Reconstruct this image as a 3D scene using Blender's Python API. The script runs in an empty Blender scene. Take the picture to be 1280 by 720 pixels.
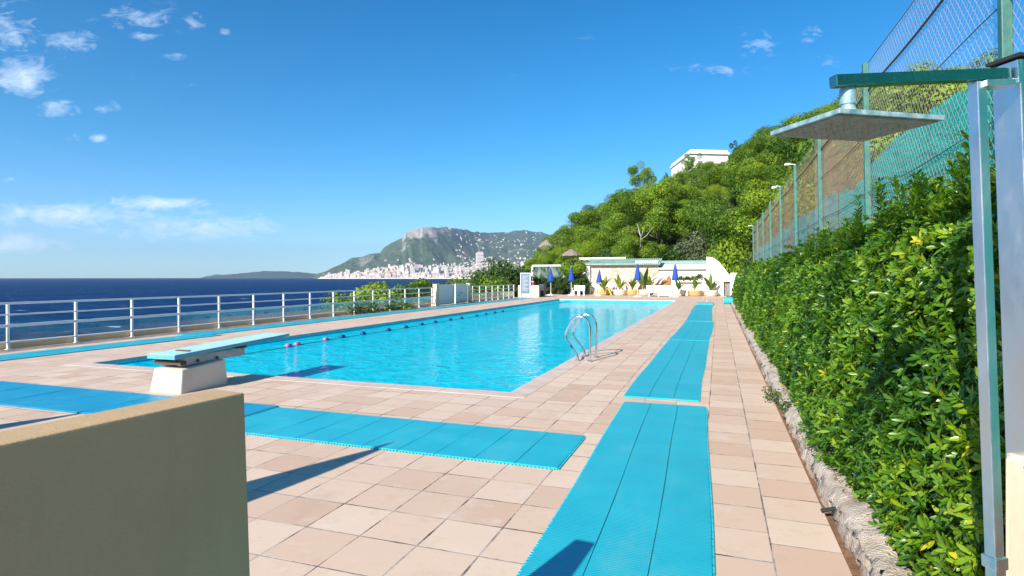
import bpy, math, random
import numpy as np
from mathutils import Vector, Matrix

# ------------------------------------------------------------------ camera, sky, sun, exposure
S = bpy.context.scene
COL = S.collection
FPX, HZ, EYE, TH = 731.0, 346.5, 1.6, math.radians(19.4)
cam_d = bpy.data.cameras.new('camera')
cam = bpy.data.objects.new('camera', cam_d)
COL.objects.link(cam)
S.camera = cam
cam.location = (0, 0, EYE)
cam.rotation_euler = (math.radians(90), 0, TH)
cam_d.sensor_width = 36
cam_d.lens = 36 * FPX / 1280
cam_d.shift_y = -(360 - HZ) / 1280
cam_d.clip_start = .05
cam_d.clip_end = 60000

SUN_AZ, SUN_EL = 15.0, 29.5            # light travels this far right of +Y; height of the sun
w = bpy.data.worlds.new('World')
S.world = w
w.use_nodes = True
sd = bpy.data.lights.new('sun', 'SUN')
sd.energy = 4.8
sd.angle = math.radians(.5)
sd.color = (1, .93, .82)
sun = bpy.data.objects.new('sun', sd)
COL.objects.link(sun)
ce, a_ = math.cos(math.radians(SUN_EL)), math.radians(SUN_AZ)
ldir = Vector((math.sin(a_) * ce, math.cos(a_) * ce, -math.sin(math.radians(SUN_EL))))
sun.rotation_euler = ldir.to_track_quat('-Z', 'Y').to_euler()
S.view_settings.view_transform = 'Standard'
S.view_settings.look = 'None'
S.view_settings.exposure = 0.80
S.view_settings.gamma = 1
S.cycles.max_bounces = 8
S.cycles.transparent_max_bounces = 24
S.cycles.use_denoising = True
S.cycles.volume_bounces = 0

F2 = Vector((-math.sin(TH), math.cos(TH), 0))
R2 = Vector((math.cos(TH), math.sin(TH), 0))


def D(px, py, d):
    """point seen at a place of the photograph, d metres deep"""
    return Vector((0, 0, EYE)) + F2 * d + R2 * ((px - 640) / FPX * d) + Vector((0, 0, (HZ - py) / FPX * d))


def G(px, py, z=0.0):
    return D(px, py, FPX * (EYE - z) / (py - HZ))


def PY(px, py, Y):
    return D(px, py, Y / (F2.y + R2.y * (px - 640) / FPX))


def proj(p):
    q = Vector(p)
    d = q.dot(F2)
    return 640 + FPX * q.dot(R2) / d, HZ - FPX * (q.z - EYE) / d, d


# ------------------------------------------------------------------ node helpers
class NT:
    def __init__(s, nt):
        s.t = nt
        nt.nodes.clear()

    def n(s, typ, ins=None, **kw):
        nd = s.t.nodes.new(typ)
        for k, v in kw.items():
            setattr(nd, k, v)
        for k, v in (ins or {}).items():
            s.set(nd.inputs[k], v)
        return nd

    def set(s, sock, v):
        if isinstance(v, bpy.types.NodeSocket):
            s.t.links.new(v, sock)
        elif isinstance(v, (tuple, list)) and len(v) == 3 and sock.type == 'RGBA':
            sock.default_value = (*v, 1)
        else:
            sock.default_value = v

    def m(s, op, a, b=0.0, c=0.0, clamp=False):
        nd = s.n('ShaderNodeMath', {0: a, 1: b, 2: c}, operation=op)
        nd.use_clamp = clamp
        return nd.outputs[0]

    def v(s, op, a, b=(0, 0, 0)):
        nd = s.n('ShaderNodeVectorMath', {0: a, 1: b}, operation=op)
        return nd.outputs['Value'] if op in ('DOT_PRODUCT', 'LENGTH') else nd.outputs[0]

    def noise(s, co, scale, detail=4, rough=.55, dist=0.0):
        nd = s.n('ShaderNodeTexNoise', {'Vector': co, 'Scale': scale, 'Detail': detail, 'Roughness': rough, 'Distortion': dist})
        return nd.outputs['Fac']

    def mr(s, x, a, b, c=0.0, d=1.0, smooth=False):
        nd = s.n('ShaderNodeMapRange', {'Value': x, 'From Min': a, 'From Max': b, 'To Min': c, 'To Max': d})
        if smooth:
            nd.interpolation_type = 'SMOOTHSTEP'
        return nd.outputs['Result']

    def mix(s, f, a, b, blend='MIX'):
        nd = s.n('ShaderNodeMix', data_type='RGBA', blend_type=blend)
        s.set(nd.inputs['Factor'], f)
        s.set(nd.inputs['A'], a)
        s.set(nd.inputs['B'], b)
        return nd.outputs['Result']

    def ramp(s, f, stops):
        nd = s.n('ShaderNodeValToRGB', {'Fac': f})
        el = nd.color_ramp.elements
        while len(el) < len(stops):
            el.new(.5)
        for e, (p, c) in zip(el, stops):
            e.position = p
            e.color = (*c, 1)
        return nd.outputs['Color']

    def bump(s, hgt, strength=.3, dist=.01):
        return s.n('ShaderNodeBump', {'Height': hgt, 'Strength': strength, 'Distance': dist}).outputs['Normal']

    def xyz(s, co):
        return s.n('ShaderNodeSeparateXYZ', {0: co}).outputs

    def comb(s, x, y, z=0.0):
        return s.n('ShaderNodeCombineXYZ', {0: x, 1: y, 2: z}).outputs[0]

    def co(s, k='Object'):
        return s.n('ShaderNodeTexCoord').outputs[k]

    def princ(s, **k):
        names = dict(color='Base Color', rough='Roughness', metal='Metallic', normal='Normal', ior='IOR', alpha='Alpha',
                     spec='Specular IOR Level', coat='Coat Weight', trans='Transmission Weight')
        return s.n('ShaderNodeBsdfPrincipled', {names[a]: b for a, b in k.items()}).outputs[0]

    def out(s, sh):
        s.t.links.new(sh, s.n('ShaderNodeOutputMaterial').inputs['Surface'])


def newmat(name):
    m = bpy.data.materials.new(name)
    m.use_nodes = True
    return m, NT(m.node_tree)


def plain(name, c, rough=.6, metal=0.0, var=.25, scale=6.0, bump=.15, bdist=.004, c2=None, spec=.5):
    m, t = newmat(name)
    co = t.co()
    n1 = t.noise(co, scale, 6, .6)
    n2 = t.noise(co, scale * 9, 4, .6)
    dark = c2 or tuple(x * (1 - var) for x in c)
    lite = tuple(min(1, x * (1 + var * .35)) for x in c)
    col = t.mix(t.mr(n1, .3, .7), dark, lite)
    col = t.mix(t.mr(n2, .3, .75, 0, .35), col, tuple(x * (1 - var) for x in c))
    t.out(t.princ(color=col, rough=t.mr(n1, .3, .7, max(.03, rough - .08), min(1, rough + .08)), metal=metal, spec=spec,
                  normal=t.bump(t.m('ADD', n2, n1), bump, bdist)))
    return m


# ------------------------------------------------------------------ sky with clouds
def build_sky():
    t = NT(w.node_tree)
    sky = t.n('ShaderNodeTexSky', sky_type='NISHITA', sun_disc=False)
    sky.sun_elevation = math.radians(SUN_EL)
    sky.sun_rotation = math.radians(180 + SUN_AZ)
    sky.air_density, sky.dust_density, sky.ozone_density = 1.0, .0, 4.0
    sky.altitude = 20
    hs = t.n('ShaderNodeHueSaturation', {'Hue': .49, 'Saturation': 1.15, 'Value': 1.0, 'Color': sky.outputs[0]})
    dirv = t.co('Generated')
    dF = t.v('DOT_PRODUCT', dirv, tuple(F2))
    dR = t.v('DOT_PRODUCT', dirv, tuple(R2))
    dz = t.xyz(dirv)[2]
    dFc = t.m('MAXIMUM', dF, .05)
    uv = t.comb(t.m('DIVIDE', dR, dFc), t.m('DIVIDE', dz, dFc))
    # heavier stretch along the horizon, fine fibres
    nz = t.noise(t.v('MULTIPLY', uv, (9, 22, 1)), 1.6, 9, .66, 1.3)
    nz2 = t.noise(t.v('MULTIPLY', uv, (30, 46, 1)), 1.3, 6, .6, .4)
    nn = t.m('ADD', t.m('MULTIPLY', nz, .62), t.m('MULTIPLY', nz2, .38))
    acc = None
    for px, py, a, b, s in ((22, 96, 36, 24, .95), (72, 136, 20, 10, .8), (85, 52, 34, 16, .62), (168, 22, 44, 20, .5), (172, 44, 20, 8, .5),
                            (247, 26, 16, 11, .45), (279, 40, 7, 7, .5), (220, 72, 14, 6, .55), (128, 134, 20, 9, .4), (124, 173, 14, 7, .6),
                            (98, 172, 14, 7, .35), (172, 96, 26, 6, .34), (240, 105, 10, 4, .3), (196, 254, 62, 8, 1.0), (85, 268, 95, 13, .9), (240, 284, 100, 17, .78),
                            (25, 305, 60, 13, .88), (355, 300, 30, 6, .3), (8, 40, 44, 34, .52), (950, 52, 24, 17, .46), (1016, 42, 15, 12, .42),
                            (890, 88, 46, 8, .42), (1040, 76, 16, 10, .3), (640, 166, 12, 4, .3), (10, 226, 14, 5, .35), (118, 233, 28, 6, .28),
                            (15, 326, 40, 6, .35), (730, 46, 14, 6, .22), (640, 92, 10, 5, .2)):
        c = ((px - 640) / FPX, (HZ - py) / FPX, 0)
        q = t.v('MULTIPLY', t.v('SUBTRACT', uv, c), (FPX / a, FPX / b, 0))
        g = t.m('MULTIPLY', t.m('EXPONENT', t.m('MULTIPLY', t.v('DOT_PRODUCT', q, q), -.8)), s)
        acc = g if acc is None else t.m('MAXIMUM', acc, g)
    dens = t.m('MULTIPLY', t.mr(t.m('ADD', nn, t.m('MULTIPLY', acc, .36)), .60, 1.02, 0, .92), t.mr(acc, .02, .25), clamp=True)
    dens = t.m('MULTIPLY', t.m('MULTIPLY', dens, 1.0, clamp=True), t.mr(dF, .05, .2), clamp=True)
    el = t.m('ARCSINE', t.m('MAXIMUM', dz, 0.0))
    tone = t.ramp(t.m('MULTIPLY', el, 1 / .6), [(0, (.60, .95, 1.42)), (.12, (.68, .96, 1.32)), (.35, (.36, .91, 1.18)), (.75, (.10, .82, 1.12)), (1, (.05, .76, 1.1))])
    skyc = t.v('MULTIPLY', hs.outputs[0], tone)
    cl = t.mix(dens, skyc, (7.4, 8.4, 9.6))
    bg = t.n('ShaderNodeBackground', {'Color': cl, 'Strength': .085})
    t.t.links.new(bg.outputs[0], t.n('ShaderNodeOutputWorld').inputs['Surface'])


build_sky()


# ------------------------------------------------------------------ mesh helpers
class MB:
    def __init__(s):
        s.v, s.f = [], []

    def add(s, vs, fs):
        b = len(s.v)
        s.v += [tuple(x) for x in vs]
        s.f += [tuple(i + b for i in f) for f in fs]
        return s

    def box(s, x0, x1, y0, y1, z0, z1, M=None):
        vs = [Vector((x, y, z)) for z in (z0, z1) for y in (y0, y1) for x in (x0, x1)]
        if M is not None:
            vs = [M @ v for v in vs]
        return s.add(vs, [(0, 2, 3, 1), (4, 5, 7, 6), (0, 1, 5, 4), (2, 6, 7, 3), (0, 4, 6, 2), (1, 3, 7, 5)])

    def hexa(s, bot, top):
        """solid between two quads with the same winding (counter-clockwise from above)"""
        n = len(bot)
        return s.add(list(bot) + list(top), [tuple(range(n - 1, -1, -1)), tuple(range(n, 2 * n))] + [(i, (i + 1) % n, n + (i + 1) % n, n + i) for i in range(n)])

    def bar(s, a, b, wd, hg, up=(0, 0, 1)):
        a, b = Vector(a), Vector(b)
        d = (b - a).normalized()
        u = Vector(up)
        if abs(d.dot(u)) > .99:
            u = Vector((0, 1, 0))
        sd_ = d.cross(u).normalized()
        u = sd_.cross(d)
        o = [(-1, -1), (1, -1), (1, 1), (-1, 1)]
        vs = [p + sd_ * (i * wd / 2) + u * (j * hg / 2) for p in (a, b) for i, j in o]
        return s.add(vs, [(3, 2, 1, 0), (4, 5, 6, 7)] + [(i, (i + 1) % 4, 4 + (i + 1) % 4, 4 + i) for i in range(4)])

    def tube(s, pts, r, n=8, cap=True):
        pts = [Vector(p) for p in pts]
        rs = r if isinstance(r, (list, tuple)) else [r] * len(pts)
        ref = None
        rings = []
        for i, p in enumerate(pts):
            d = (pts[min(i + 1, len(pts) - 1)] - pts[max(i - 1, 0)]).normalized()
            if ref is None:
                ref = d.orthogonal().normalized()
            ref = (ref - d * ref.dot(d)).normalized()
            b = d.cross(ref)
            rings.append([p + (ref * math.cos(2 * math.pi * k / n) + b * math.sin(2 * math.pi * k / n)) * rs[i] for k in range(n)])
        vs = [v for rg in rings for v in rg]
        fs = [(i * n + k, i * n + (k + 1) % n, (i + 1) * n + (k + 1) % n, (i + 1) * n + k) for i in range(len(pts) - 1) for k in range(n)]
        if cap:
            fs += [tuple(range(n - 1, -1, -1)), tuple((len(pts) - 1) * n + k for k in range(n))]
        return s.add(vs, fs)

    def lathe(s, prof, c=(0, 0, 0), n=16, wob=None):
        c = Vector(c)
        vs = []
        for j, (r, z) in enumerate(prof):
            for k in range(n):
                a = 2 * math.pi * k / n
                rr = r * (wob(a, j) if wob else 1)
                vs.append(c + Vector((rr * math.cos(a), rr * math.sin(a), z)))
        fs = [(j * n + k, j * n + (k + 1) % n, (j + 1) * n + (k + 1) % n, (j + 1) * n + k) for j in range(len(prof) - 1) for k in range(n)]
        fs += [tuple(range(n - 1, -1, -1)), tuple((len(prof) - 1) * n + k for k in range(n))]
        return s.add(vs, fs)

    def build(s, name, mat, parent=None, smooth=False, bevel=0.0):
        me = bpy.data.meshes.new(name)
        me.from_pydata(s.v, [], s.f)
        me.update()
        return link(name, me, mat, parent, smooth, bevel)


def link(name, me, mat, parent=None, smooth=False, bevel=0.0):
    o = bpy.data.objects.new(name, me)
    COL.objects.link(o)
    if mat:
        me.materials.append(mat)
    if smooth:
        me.polygons.foreach_set('use_smooth', [True] * len(me.polygons))
    if bevel:
        b = o.modifiers.new('bevel', 'BEVEL')
        b.width = bevel
        b.segments = 2
        b.limit_method = 'ANGLE'
    if parent:
        o.parent = parent
        if parent.type == 'EMPTY':
            o.matrix_parent_inverse = Matrix.Translation(-parent.location) if not any(parent.rotation_euler) else parent.matrix_basis.inverted()
    return o


def npmesh(name, V, Fc, tint=None):
    V = np.asarray(V, np.float32)
    Fc = np.asarray(Fc, np.int32)
    me = bpy.data.meshes.new(name)
    n, k = Fc.shape
    me.vertices.add(len(V))
    me.vertices.foreach_set('co', V.ravel())
    me.loops.add(n * k)
    me.loops.foreach_set('vertex_index', Fc.ravel())
    me.polygons.add(n)
    me.polygons.foreach_set('loop_start', np.arange(0, n * k, k, dtype=np.int32))
    me.update(calc_edges=True)
    if tint is not None:
        at = me.attributes.new('tint', 'FLOAT', 'FACE')
        at.data.foreach_set('value', np.asarray(tint, np.float32))
    return me


def tag(o, label, cat, group=None):
    o['label'] = label
    o['category'] = cat
    if group:
        o['group'] = group
    return o


def struct(o, kind='structure'):
    o['kind'] = kind
    return o


def thing(name, loc, label, cat, group=None):
    o = bpy.data.objects.new(name, None)
    o.empty_display_size = .2
    COL.objects.link(o)
    o.location = loc
    return tag(o, label, cat, group)


def dup(root, loc, rz=0.0, sc=1.0, label=None):
    """a copy of a thing with copies of its parts and sub-parts"""
    r = root.copy()
    COL.objects.link(r)
    r.location = loc
    r.rotation_euler = (0, 0, rz)
    r.scale = (sc, sc, sc) if not isinstance(sc, tuple) else sc
    if label:
        r['label'] = label
    for ch in list(root.children):
        c = ch.copy()
        COL.objects.link(c)
        c.parent = r
        for g in list(ch.children):
            d = g.copy()
            COL.objects.link(d)
            d.parent = c
    return r


rng = np.random.default_rng(7)
random.seed(7)


# ------------------------------------------------------------------ materials
def deck_material():
    m, t = newmat('deck_tiles')
    co = t.co()
    x, y, z = t.xyz(co)
    u = t.m('DIVIDE', t.m('ADD', x, 20.0), .398)
    col = t.m('FLOOR', u)
    wn = t.n('ShaderNodeTexWhiteNoise', {'W': col}, noise_dimensions='1D').outputs['Value']
    far = t.m('MAXIMUM', t.m('GREATER_THAN', y, 7.3), t.m('GREATER_THAN', x, -.35))
    v = t.m('ADD', t.m('DIVIDE', t.m('ADD', y, -3.1), .405), t.m('MULTIPLY', wn, far))
    row = t.m('FLOOR', v)
    du = t.m('SUBTRACT', .5, t.m('ABSOLUTE', t.m('SUBTRACT', t.m('FRACT', u), .5)))
    dv = t.m('SUBTRACT', .5, t.m('ABSOLUTE', t.m('SUBTRACT', t.m('FRACT', v), .5)))
    wob = t.m('MULTIPLY', t.m('SUBTRACT', t.noise(co, 9, 3), .5), .006)
    dist = t.m('ADD', t.m('MULTIPLY', t.m('MINIMUM', du, dv), .4), wob)
    idw = t.n('ShaderNodeTexWhiteNoise', {'Vector': t.comb(col, row, 3.0)}, noise_dimensions='3D')
    r1 = idw.outputs['Value']
    base = t.ramp(r1, [(0, (.61, .41, .285)), (.3, (.68, .49, .355)), (.6, (.72, .54, .40)), (.9, (.76, .59, .44)), (1, (.64, .44, .305))])
    big = t.noise(co, .55, 4, .6)
    base = t.mix(t.mr(big, .35, .7, 0, .5), base, (.67, .50, .38))
    md = t.noise(t.v('ADD', co, idw.outputs['Color']), 5.5, 6, .68)
    base = t.mix(t.mr(md, .52, .78, 0, .5), base, (.54, .36, .25))
    pale = t.noise(t.v('ADD', co, t.v('MULTIPLY', idw.outputs['Color'], (9, 9, 9))), 3.4, 7, .7)
    base = t.mix(t.mr(pale, .56, .72, 0, .6), base, (.74, .64, .56))
    fine = t.noise(co, 130, 3, .7)
    base = t.mix(t.mr(fine, .35, .75, 0, .22), base, (.40, .28, .22))
    stain = t.noise(t.v('MULTIPLY', co, (1, .55, 1)), .9, 7, .7, .8)
    base = t.mix(t.mr(stain, .56, .70, 0, .38), base, (.47, .33, .24))
    spots = t.noise(co, 26, 3, .6)
    base = t.mix(t.mr(spots, .68, .76, 0, .5), base, (.38, .27, .20))
    jw = t.m('MULTIPLY', t.mr(t.noise(co, 1.1, 4, .7), .4, .64), .0055)
    joint = t.m('SUBTRACT', 1.0, t.mr(dist, t.m('ADD', .0018, jw), t.m('ADD', .0040, jw)))
    jc = t.mix(t.mr(t.noise(co, 2.3, 5, .7), .4, .58), (.07, .05, .04), (.50, .41, .34))
    colr = t.mix(joint, base, jc)
    chip = t.mr(dist, .0, .03, 1, 0)
    colr = t.mix(t.m('MULTIPLY', chip, t.mr(t.noise(co, 16, 5, .7), .55, .7, 0, .5)), colr, (.72, .62, .54))
    hgt = t.m('ADD', t.m('MULTIPLY', joint, -1.0), t.m('ADD', t.m('MULTIPLY', md, .5), t.m('ADD', t.m('MULTIPLY', fine, .12), t.m('MULTIPLY', r1, .0))))
    t.out(t.princ(color=colr, rough=t.mr(md, .3, .7, .62, .8), spec=.35, normal=t.bump(hgt, .5, .004)))
    return m


def mat_material(name, c, c2):
    m, t = newmat(name)
    co = t.co()
    x, y, z = t.xyz(co)
    rib = t.m('ABSOLUTE', t.m('SUBTRACT', t.m('FRACT', t.m('DIVIDE', y, .020)), .5))
    big = t.noise(co, 1.7, 5, .6)
    dirt = t.noise(co, 7, 6, .7)
    col = t.mix(t.mr(big, .3, .7), c, c2)
    col = t.mix(t.mr(dirt, .55, .8, 0, .22), col, (.30, .55, .60))
    band = t.n('ShaderNodeTexWhiteNoise', {'W': t.m('FLOOR', t.m('DIVIDE', y, .30))}, noise_dimensions='1D').outputs['Value']
    col = t.mix(t.m('MULTIPLY', band, .12), col, tuple(v_ * .6 for v_ in c))
    col = t.mix(t.mr(rib, .06, .20, .62, 0), col, tuple(v_ * .30 for v_ in c))
    scuff = t.noise(t.v('MULTIPLY', co, (1, .45, 1)), 2.6, 8, .75, .6)
    col = t.mix(t.mr(scuff, .52, .68, 0, .30), col, (.16, .50, .55))
    foot = t.noise(co, 14, 4, .7)
    col = t.mix(t.mr(foot, .60, .72, 0, .22), col, (.03, .25, .33))
    t.out(t.princ(color=col, rough=.42, spec=.4, normal=t.bump(rib, .55, .006)))
    return m


def leaf_material(name, stops, trans=.35, rough=.4, spec=.5, objvar=.0):
    m, t = newmat(name)
    a = t.n('ShaderNodeAttribute', attribute_name='tint').outputs['Fac']
    if objvar:
        rnd = t.n('ShaderNodeObjectInfo').outputs['Random']
        a = t.m('ADD', a, t.m('MULTIPLY', t.m('SUBTRACT', rnd, .5), objvar), clamp=True)
    c = t.ramp(a, stops)
    p = t.princ(color=c, rough=rough, spec=spec)
    tr = t.n('ShaderNodeBsdfTranslucent', {'Color': t.mix(.5, c, (.30, .42, .02), 'MIX')}).outputs[0]
    t.out(t.n('ShaderNodeMixShader', {0: trans, 1: p, 2: tr}).outputs[0])
    return m


def sea_material():
    m, t = newmat('sea_water')
    co = t.co()
    d = t.v('LENGTH', t.v('SUBTRACT', co, (0, 0, 0)))
    n1 = t.noise(t.v('MULTIPLY', co, (1, 1.5, 1)), .10, 6, .62, .4)
    n2 = t.noise(co, .018, 5, .6)
    n3 = t.noise(co, .55, 4, .6)
    col = t.mix(t.mr(n2, .3, .7), (.002, .032, .115), (.003, .052, .17))
    near = t.mr(d, 50, 260, 1, 0)
    col = t.mix(t.m('MULTIPLY', near, .8), col, (.003, .115, .18))
    chop = t.noise(t.v('MULTIPLY', co, (1, 2.4, 1)), .075, 7, .7, .5)
    col = t.mix(t.mr(chop, .42, .56, .9, 0), col, (.001, .016, .066))
    chop2 = t.noise(t.v('MULTIPLY', co, (1, 3, 1)), .012, 6, .7, .5)
    col = t.mix(t.mr(chop2, .55, .70, 0, .5), col, (.003, .055, .15))
    caps = t.m('MULTIPLY', t.mr(t.noise(t.v('MULTIPLY', co, (1.0, 1.4, 1)), .085, 5, .62), .645, .68), t.mr(t.noise(co, .02, 3), .42, .58))
    col = t.mix(t.m('MULTIPLY', caps, .8), col, (.6, .68, .72))
    hgt = t.m('ADD', t.m('MULTIPLY', n1, 1.0), t.m('MULTIPLY', n3, .18))
    bn = t.bump(hgt, .9, 2.4)
    df = t.n('ShaderNodeBsdfDiffuse', {'Color': col, 'Normal': bn}).outputs[0]
    gs = t.n('ShaderNodeBsdfGlossy', {'Color': (.7, .85, 1, 1), 'Roughness': .28, 'Normal': bn}).outputs[0]
    t.out(t.n('ShaderNodeMixShader', {0: .075, 1: df, 2: gs}).outputs[0])
    return m


def pool_material():
    m, t = newmat('pool_water')
    co = t.co()
    n1 = t.noise(t.v('MULTIPLY', co, (1.0, 1.15, 1)), 2.6, 3, .5, .7)
    n2 = t.noise(t.v('MULTIPLY', co, (1.2, 1, 1)), 8.5, 3, .55, .4)
    n3 = t.noise(co, .5, 3, .5)
    hgt = t.m('ADD', t.m('ADD', n1, t.m('MULTIPLY', n2, .33)), t.m('MULTIPLY', n3, .4))
    nrm = t.bump(hgt, 1.0, .052)
    rip = t.mr(t.m('ADD', t.m('MULTIPLY', n1, .6), t.m('MULTIPLY', n2, .4)), .38, .64)
    dc = t.mix(rip, (.0, .53, .70), (.003, .74, .86))
    dif = t.n('ShaderNodeBsdfDiffuse', {'Color': dc, 'Normal': t.bump(hgt, .9, .06)}).outputs[0]
    tra = t.n('ShaderNodeBsdfTransparent', {'Color': (.38, .95, 1.0, 1)}).outputs[0]
    body = t.n('ShaderNodeMixShader', {0: .76, 1: tra, 2: dif}).outputs[0]
    gl = t.n('ShaderNodeBsdfGlossy', {'Color': (1, 1, 1, 1), 'Roughness': .02, 'Normal': nrm}).outputs[0]
    fr = t.n('ShaderNodeFresnel', {'IOR': 1.30, 'Normal': nrm}).outputs[0]
    t.out(t.n('ShaderNodeMixShader', {0: t.m('MULTIPLY', t.m('POWER', fr, 2.0), .72), 1: body, 2: gl}).outputs[0])
    return m


def plaster(name, c, bump=.5, var=.14):
    m, t = newmat(name)
    co = t.co()
    n1 = t.noise(co, 1.3, 6, .65)
    n2 = t.noise(co, 22, 5, .65)
    n3 = t.noise(co, 140, 3, .6)
    streak = t.noise(t.v('MULTIPLY', co, (3.2, 3.2, .35)), 2.2, 5, .65)
    col = t.mix(t.mr(n1, .3, .7), c, tuple(x * (1 - var) for x in c))
    col = t.mix(t.mr(streak, .55, .8, 0, .35), col, tuple(x * (1 - 2.2 * var) for x in c))
    col = t.mix(t.mr(n2, .6, .75, 0, .3), col, tuple(x * (1 - 2 * var) for x in c))
    t.out(t.princ(color=col, rough=.85, spec=.2, normal=t.bump(t.m('ADD', n2, t.m('MULTIPLY', n3, .5)), bump, .004)))
    return m


def stone_wall(name):
    m, t = newmat(name)
    co = t.co()
    wc = t.v('ADD', co, t.v('MULTIPLY', t.n('ShaderNodeTexNoise', {'Vector': co, 'Scale': 1.5}).outputs['Color'], (.5, .5, .5)))
    vo = t.n('ShaderNodeTexVoronoi', {'Vector': t.v('MULTIPLY', wc, (1.5, 1.5, 2.3)), 'Scale': 1.0})
    ed = t.n('ShaderNodeTexVoronoi', {'Vector': t.v('MULTIPLY', wc, (1.5, 1.5, 2.3)), 'Scale': 1.0}, feature='DISTANCE_TO_EDGE')
    r = t.xyz(vo.outputs['Color'])[0]
    col = t.ramp(r, [(0, (.50, .42, .33)), (.4, (.68, .60, .51)), (.7, (.76, .70, .62)), (1, (.52, .39, .29))])
    col = t.mix(t.mr(t.noise(co, 4, 6, .7), .45, .75, 0, .45), col, (.5, .43, .36))
    col = t.mix(t.mr(ed.outputs['Distance'], .02, .06, 1, 0), col, (.46, .40, .34))
    t.out(t.princ(color=col, rough=.85, spec=.2, normal=t.bump(t.mr(ed.outputs['Distance'], 0, .12), .8, .04)))
    return m


def glass_material(name, tint=(.80, .90, .92), base=.10):
    m, t = newmat(name)
    tr = t.n('ShaderNodeBsdfTransparent', {'Color': (*tint, 1)}).outputs[0]
    gl = t.n('ShaderNodeBsdfGlossy', {'Color': (1, 1, 1, 1), 'Roughness': .03}).outputs[0]
    di = t.n('ShaderNodeBsdfDiffuse', {'Color': (.55, .68, .70, 1)}).outputs[0]
    fr = t.n('ShaderNodeFresnel', {'IOR': 1.45}).outputs[0]
    co = t.co()
    smear = t.mr(t.noise(t.v('MULTIPLY', co, (1, 1, .4)), 2.2, 5, .7), .45, .75, .02, base * 2)
    a = t.n('ShaderNodeMixShader', {0: smear, 1: tr, 2: di}).outputs[0]
    t.out(t.n('ShaderNodeMixShader', {0: t.m('MULTIPLY', fr, .6), 1: a, 2: gl}).outputs[0])
    return m


def steel_material(name, c, rough, weather=.5):
    m, t = newmat(name)
    co = t.co()
    n1 = t.noise(t.v('MULTIPLY', co, (6, 6, 2)), 2.5, 6, .65)
    n2 = t.noise(co, 60, 5, .7)
    col = t.mix(t.mr(n2, .55, .75, 0, weather), c, (.62, .66, .66))
    rg = t.m('ADD', t.mr(n1, .3, .7, rough * .7, rough * 1.35), t.mr(n2, .55, .75, 0, .25 * weather))
    t.out(t.princ(color=col, rough=rg, metal=1.0, normal=t.bump(n2, .08, .002)))
    return m


def cloth_net(name, c1, c2, alpha, hole=.5):
    """woven screen netting: a weave too fine to see, so a share of the light goes straight through"""
    m, t = newmat(name)
    co = t.co()
    n1 = t.noise(t.v('MULTIPLY', co, (1, .8, .5)), 1.2, 6, .65)
    fold = t.noise(t.v('MULTIPLY', co, (1, .7, 2.6)), 1.7, 4, .6, 1.0)
    col = t.mix(t.mr(n1, .35, .65), c1, c2)
    col = t.mix(t.mr(fold, .55, .7, 0, .45), col, tuple(x * .45 for x in c1))
    tear = t.mr(t.noise(t.v('MULTIPLY', co, (1, .6, .35)), .9, 6, .7), .48, .62, 0, hole)
    dif = t.princ(color=col, rough=.8, spec=.2, normal=t.bump(fold, .9, .05))
    tl = t.n('ShaderNodeBsdfTranslucent', {'Color': col}).outputs[0]
    s1 = t.n('ShaderNodeMixShader', {0: .35, 1: dif, 2: tl}).outputs[0]
    tr = t.n('ShaderNodeBsdfTransparent').outputs[0]
    t.out(t.n('ShaderNodeMixShader', {0: t.m('MULTIPLY', alpha, t.m('SUBTRACT', 1.0, tear)), 1: tr, 2: s1}).outputs[0])
    return m


def mountain_material(name):
    m, t = newmat(name)
    geo = t.n('ShaderNodeNewGeometry')
    nz = t.xyz(geo.outputs['True Normal'])[2]
    co = t.co()
    n1 = t.noise(co, .0042, 8, .68, .3)
    n2 = t.noise(co, .03, 6, .7)
    g = t.mix(t.mr(n2, .35, .65), (.045, .078, .055), (.115, .15, .09))
    rock = t.mix(t.mr(n2, .3, .7), (.50, .46, .42), (.27, .25, .22))
    a = t.n('ShaderNodeAttribute', attribute_name='tint').outputs['Fac']
    f = t.m('ADD', t.mr(n1, .56, .66, 0, .7), t.m('ADD', a, t.mr(nz, .35, .7, .5, 0)))
    f = t.mr(t.m('ADD', f, t.m('MULTIPLY', t.m('SUBTRACT', n2, .5), 1.1)), .42, .75)
    t.out(t.princ(color=t.mix(f, g, rock), rough=.95, spec=.05, normal=t.bump(n2, .8, 14)))
    return m


def facade_material(name):
    m, t = newmat(name)
    co = t.co('Generated')
    x, y, z = t.xyz(co)
    rnd = t.n('ShaderNodeObjectInfo').outputs['Random']
    wall = t.ramp(rnd, [(0, (.68, .58, .50)), (.25, (.60, .49, .42)), (.5, (.76, .70, .64)), (.75, (.58, .44, .36)), (1, (.80, .77, .74))])
    fl = t.m('GREATER_THAN', t.m('FRACT', t.m('MULTIPLY', z, 9.0)), .5)
    cl = t.m('GREATER_THAN', t.m('FRACT', t.m('MULTIPLY', t.m('ADD', x, y), 7.0)), .42)
    up = t.m('LESS_THAN', t.m('ABSOLUTE', t.xyz(t.n('ShaderNodeNewGeometry').outputs['Normal'])[2]), .5)
    win = t.m('MULTIPLY', t.m('MULTIPLY', fl, cl), t.m('MULTIPLY', up, .6))
    t.out(t.princ(color=t.mix(win, wall, (.16, .20, .25)), rough=.8, spec=.2))
    return m


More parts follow.
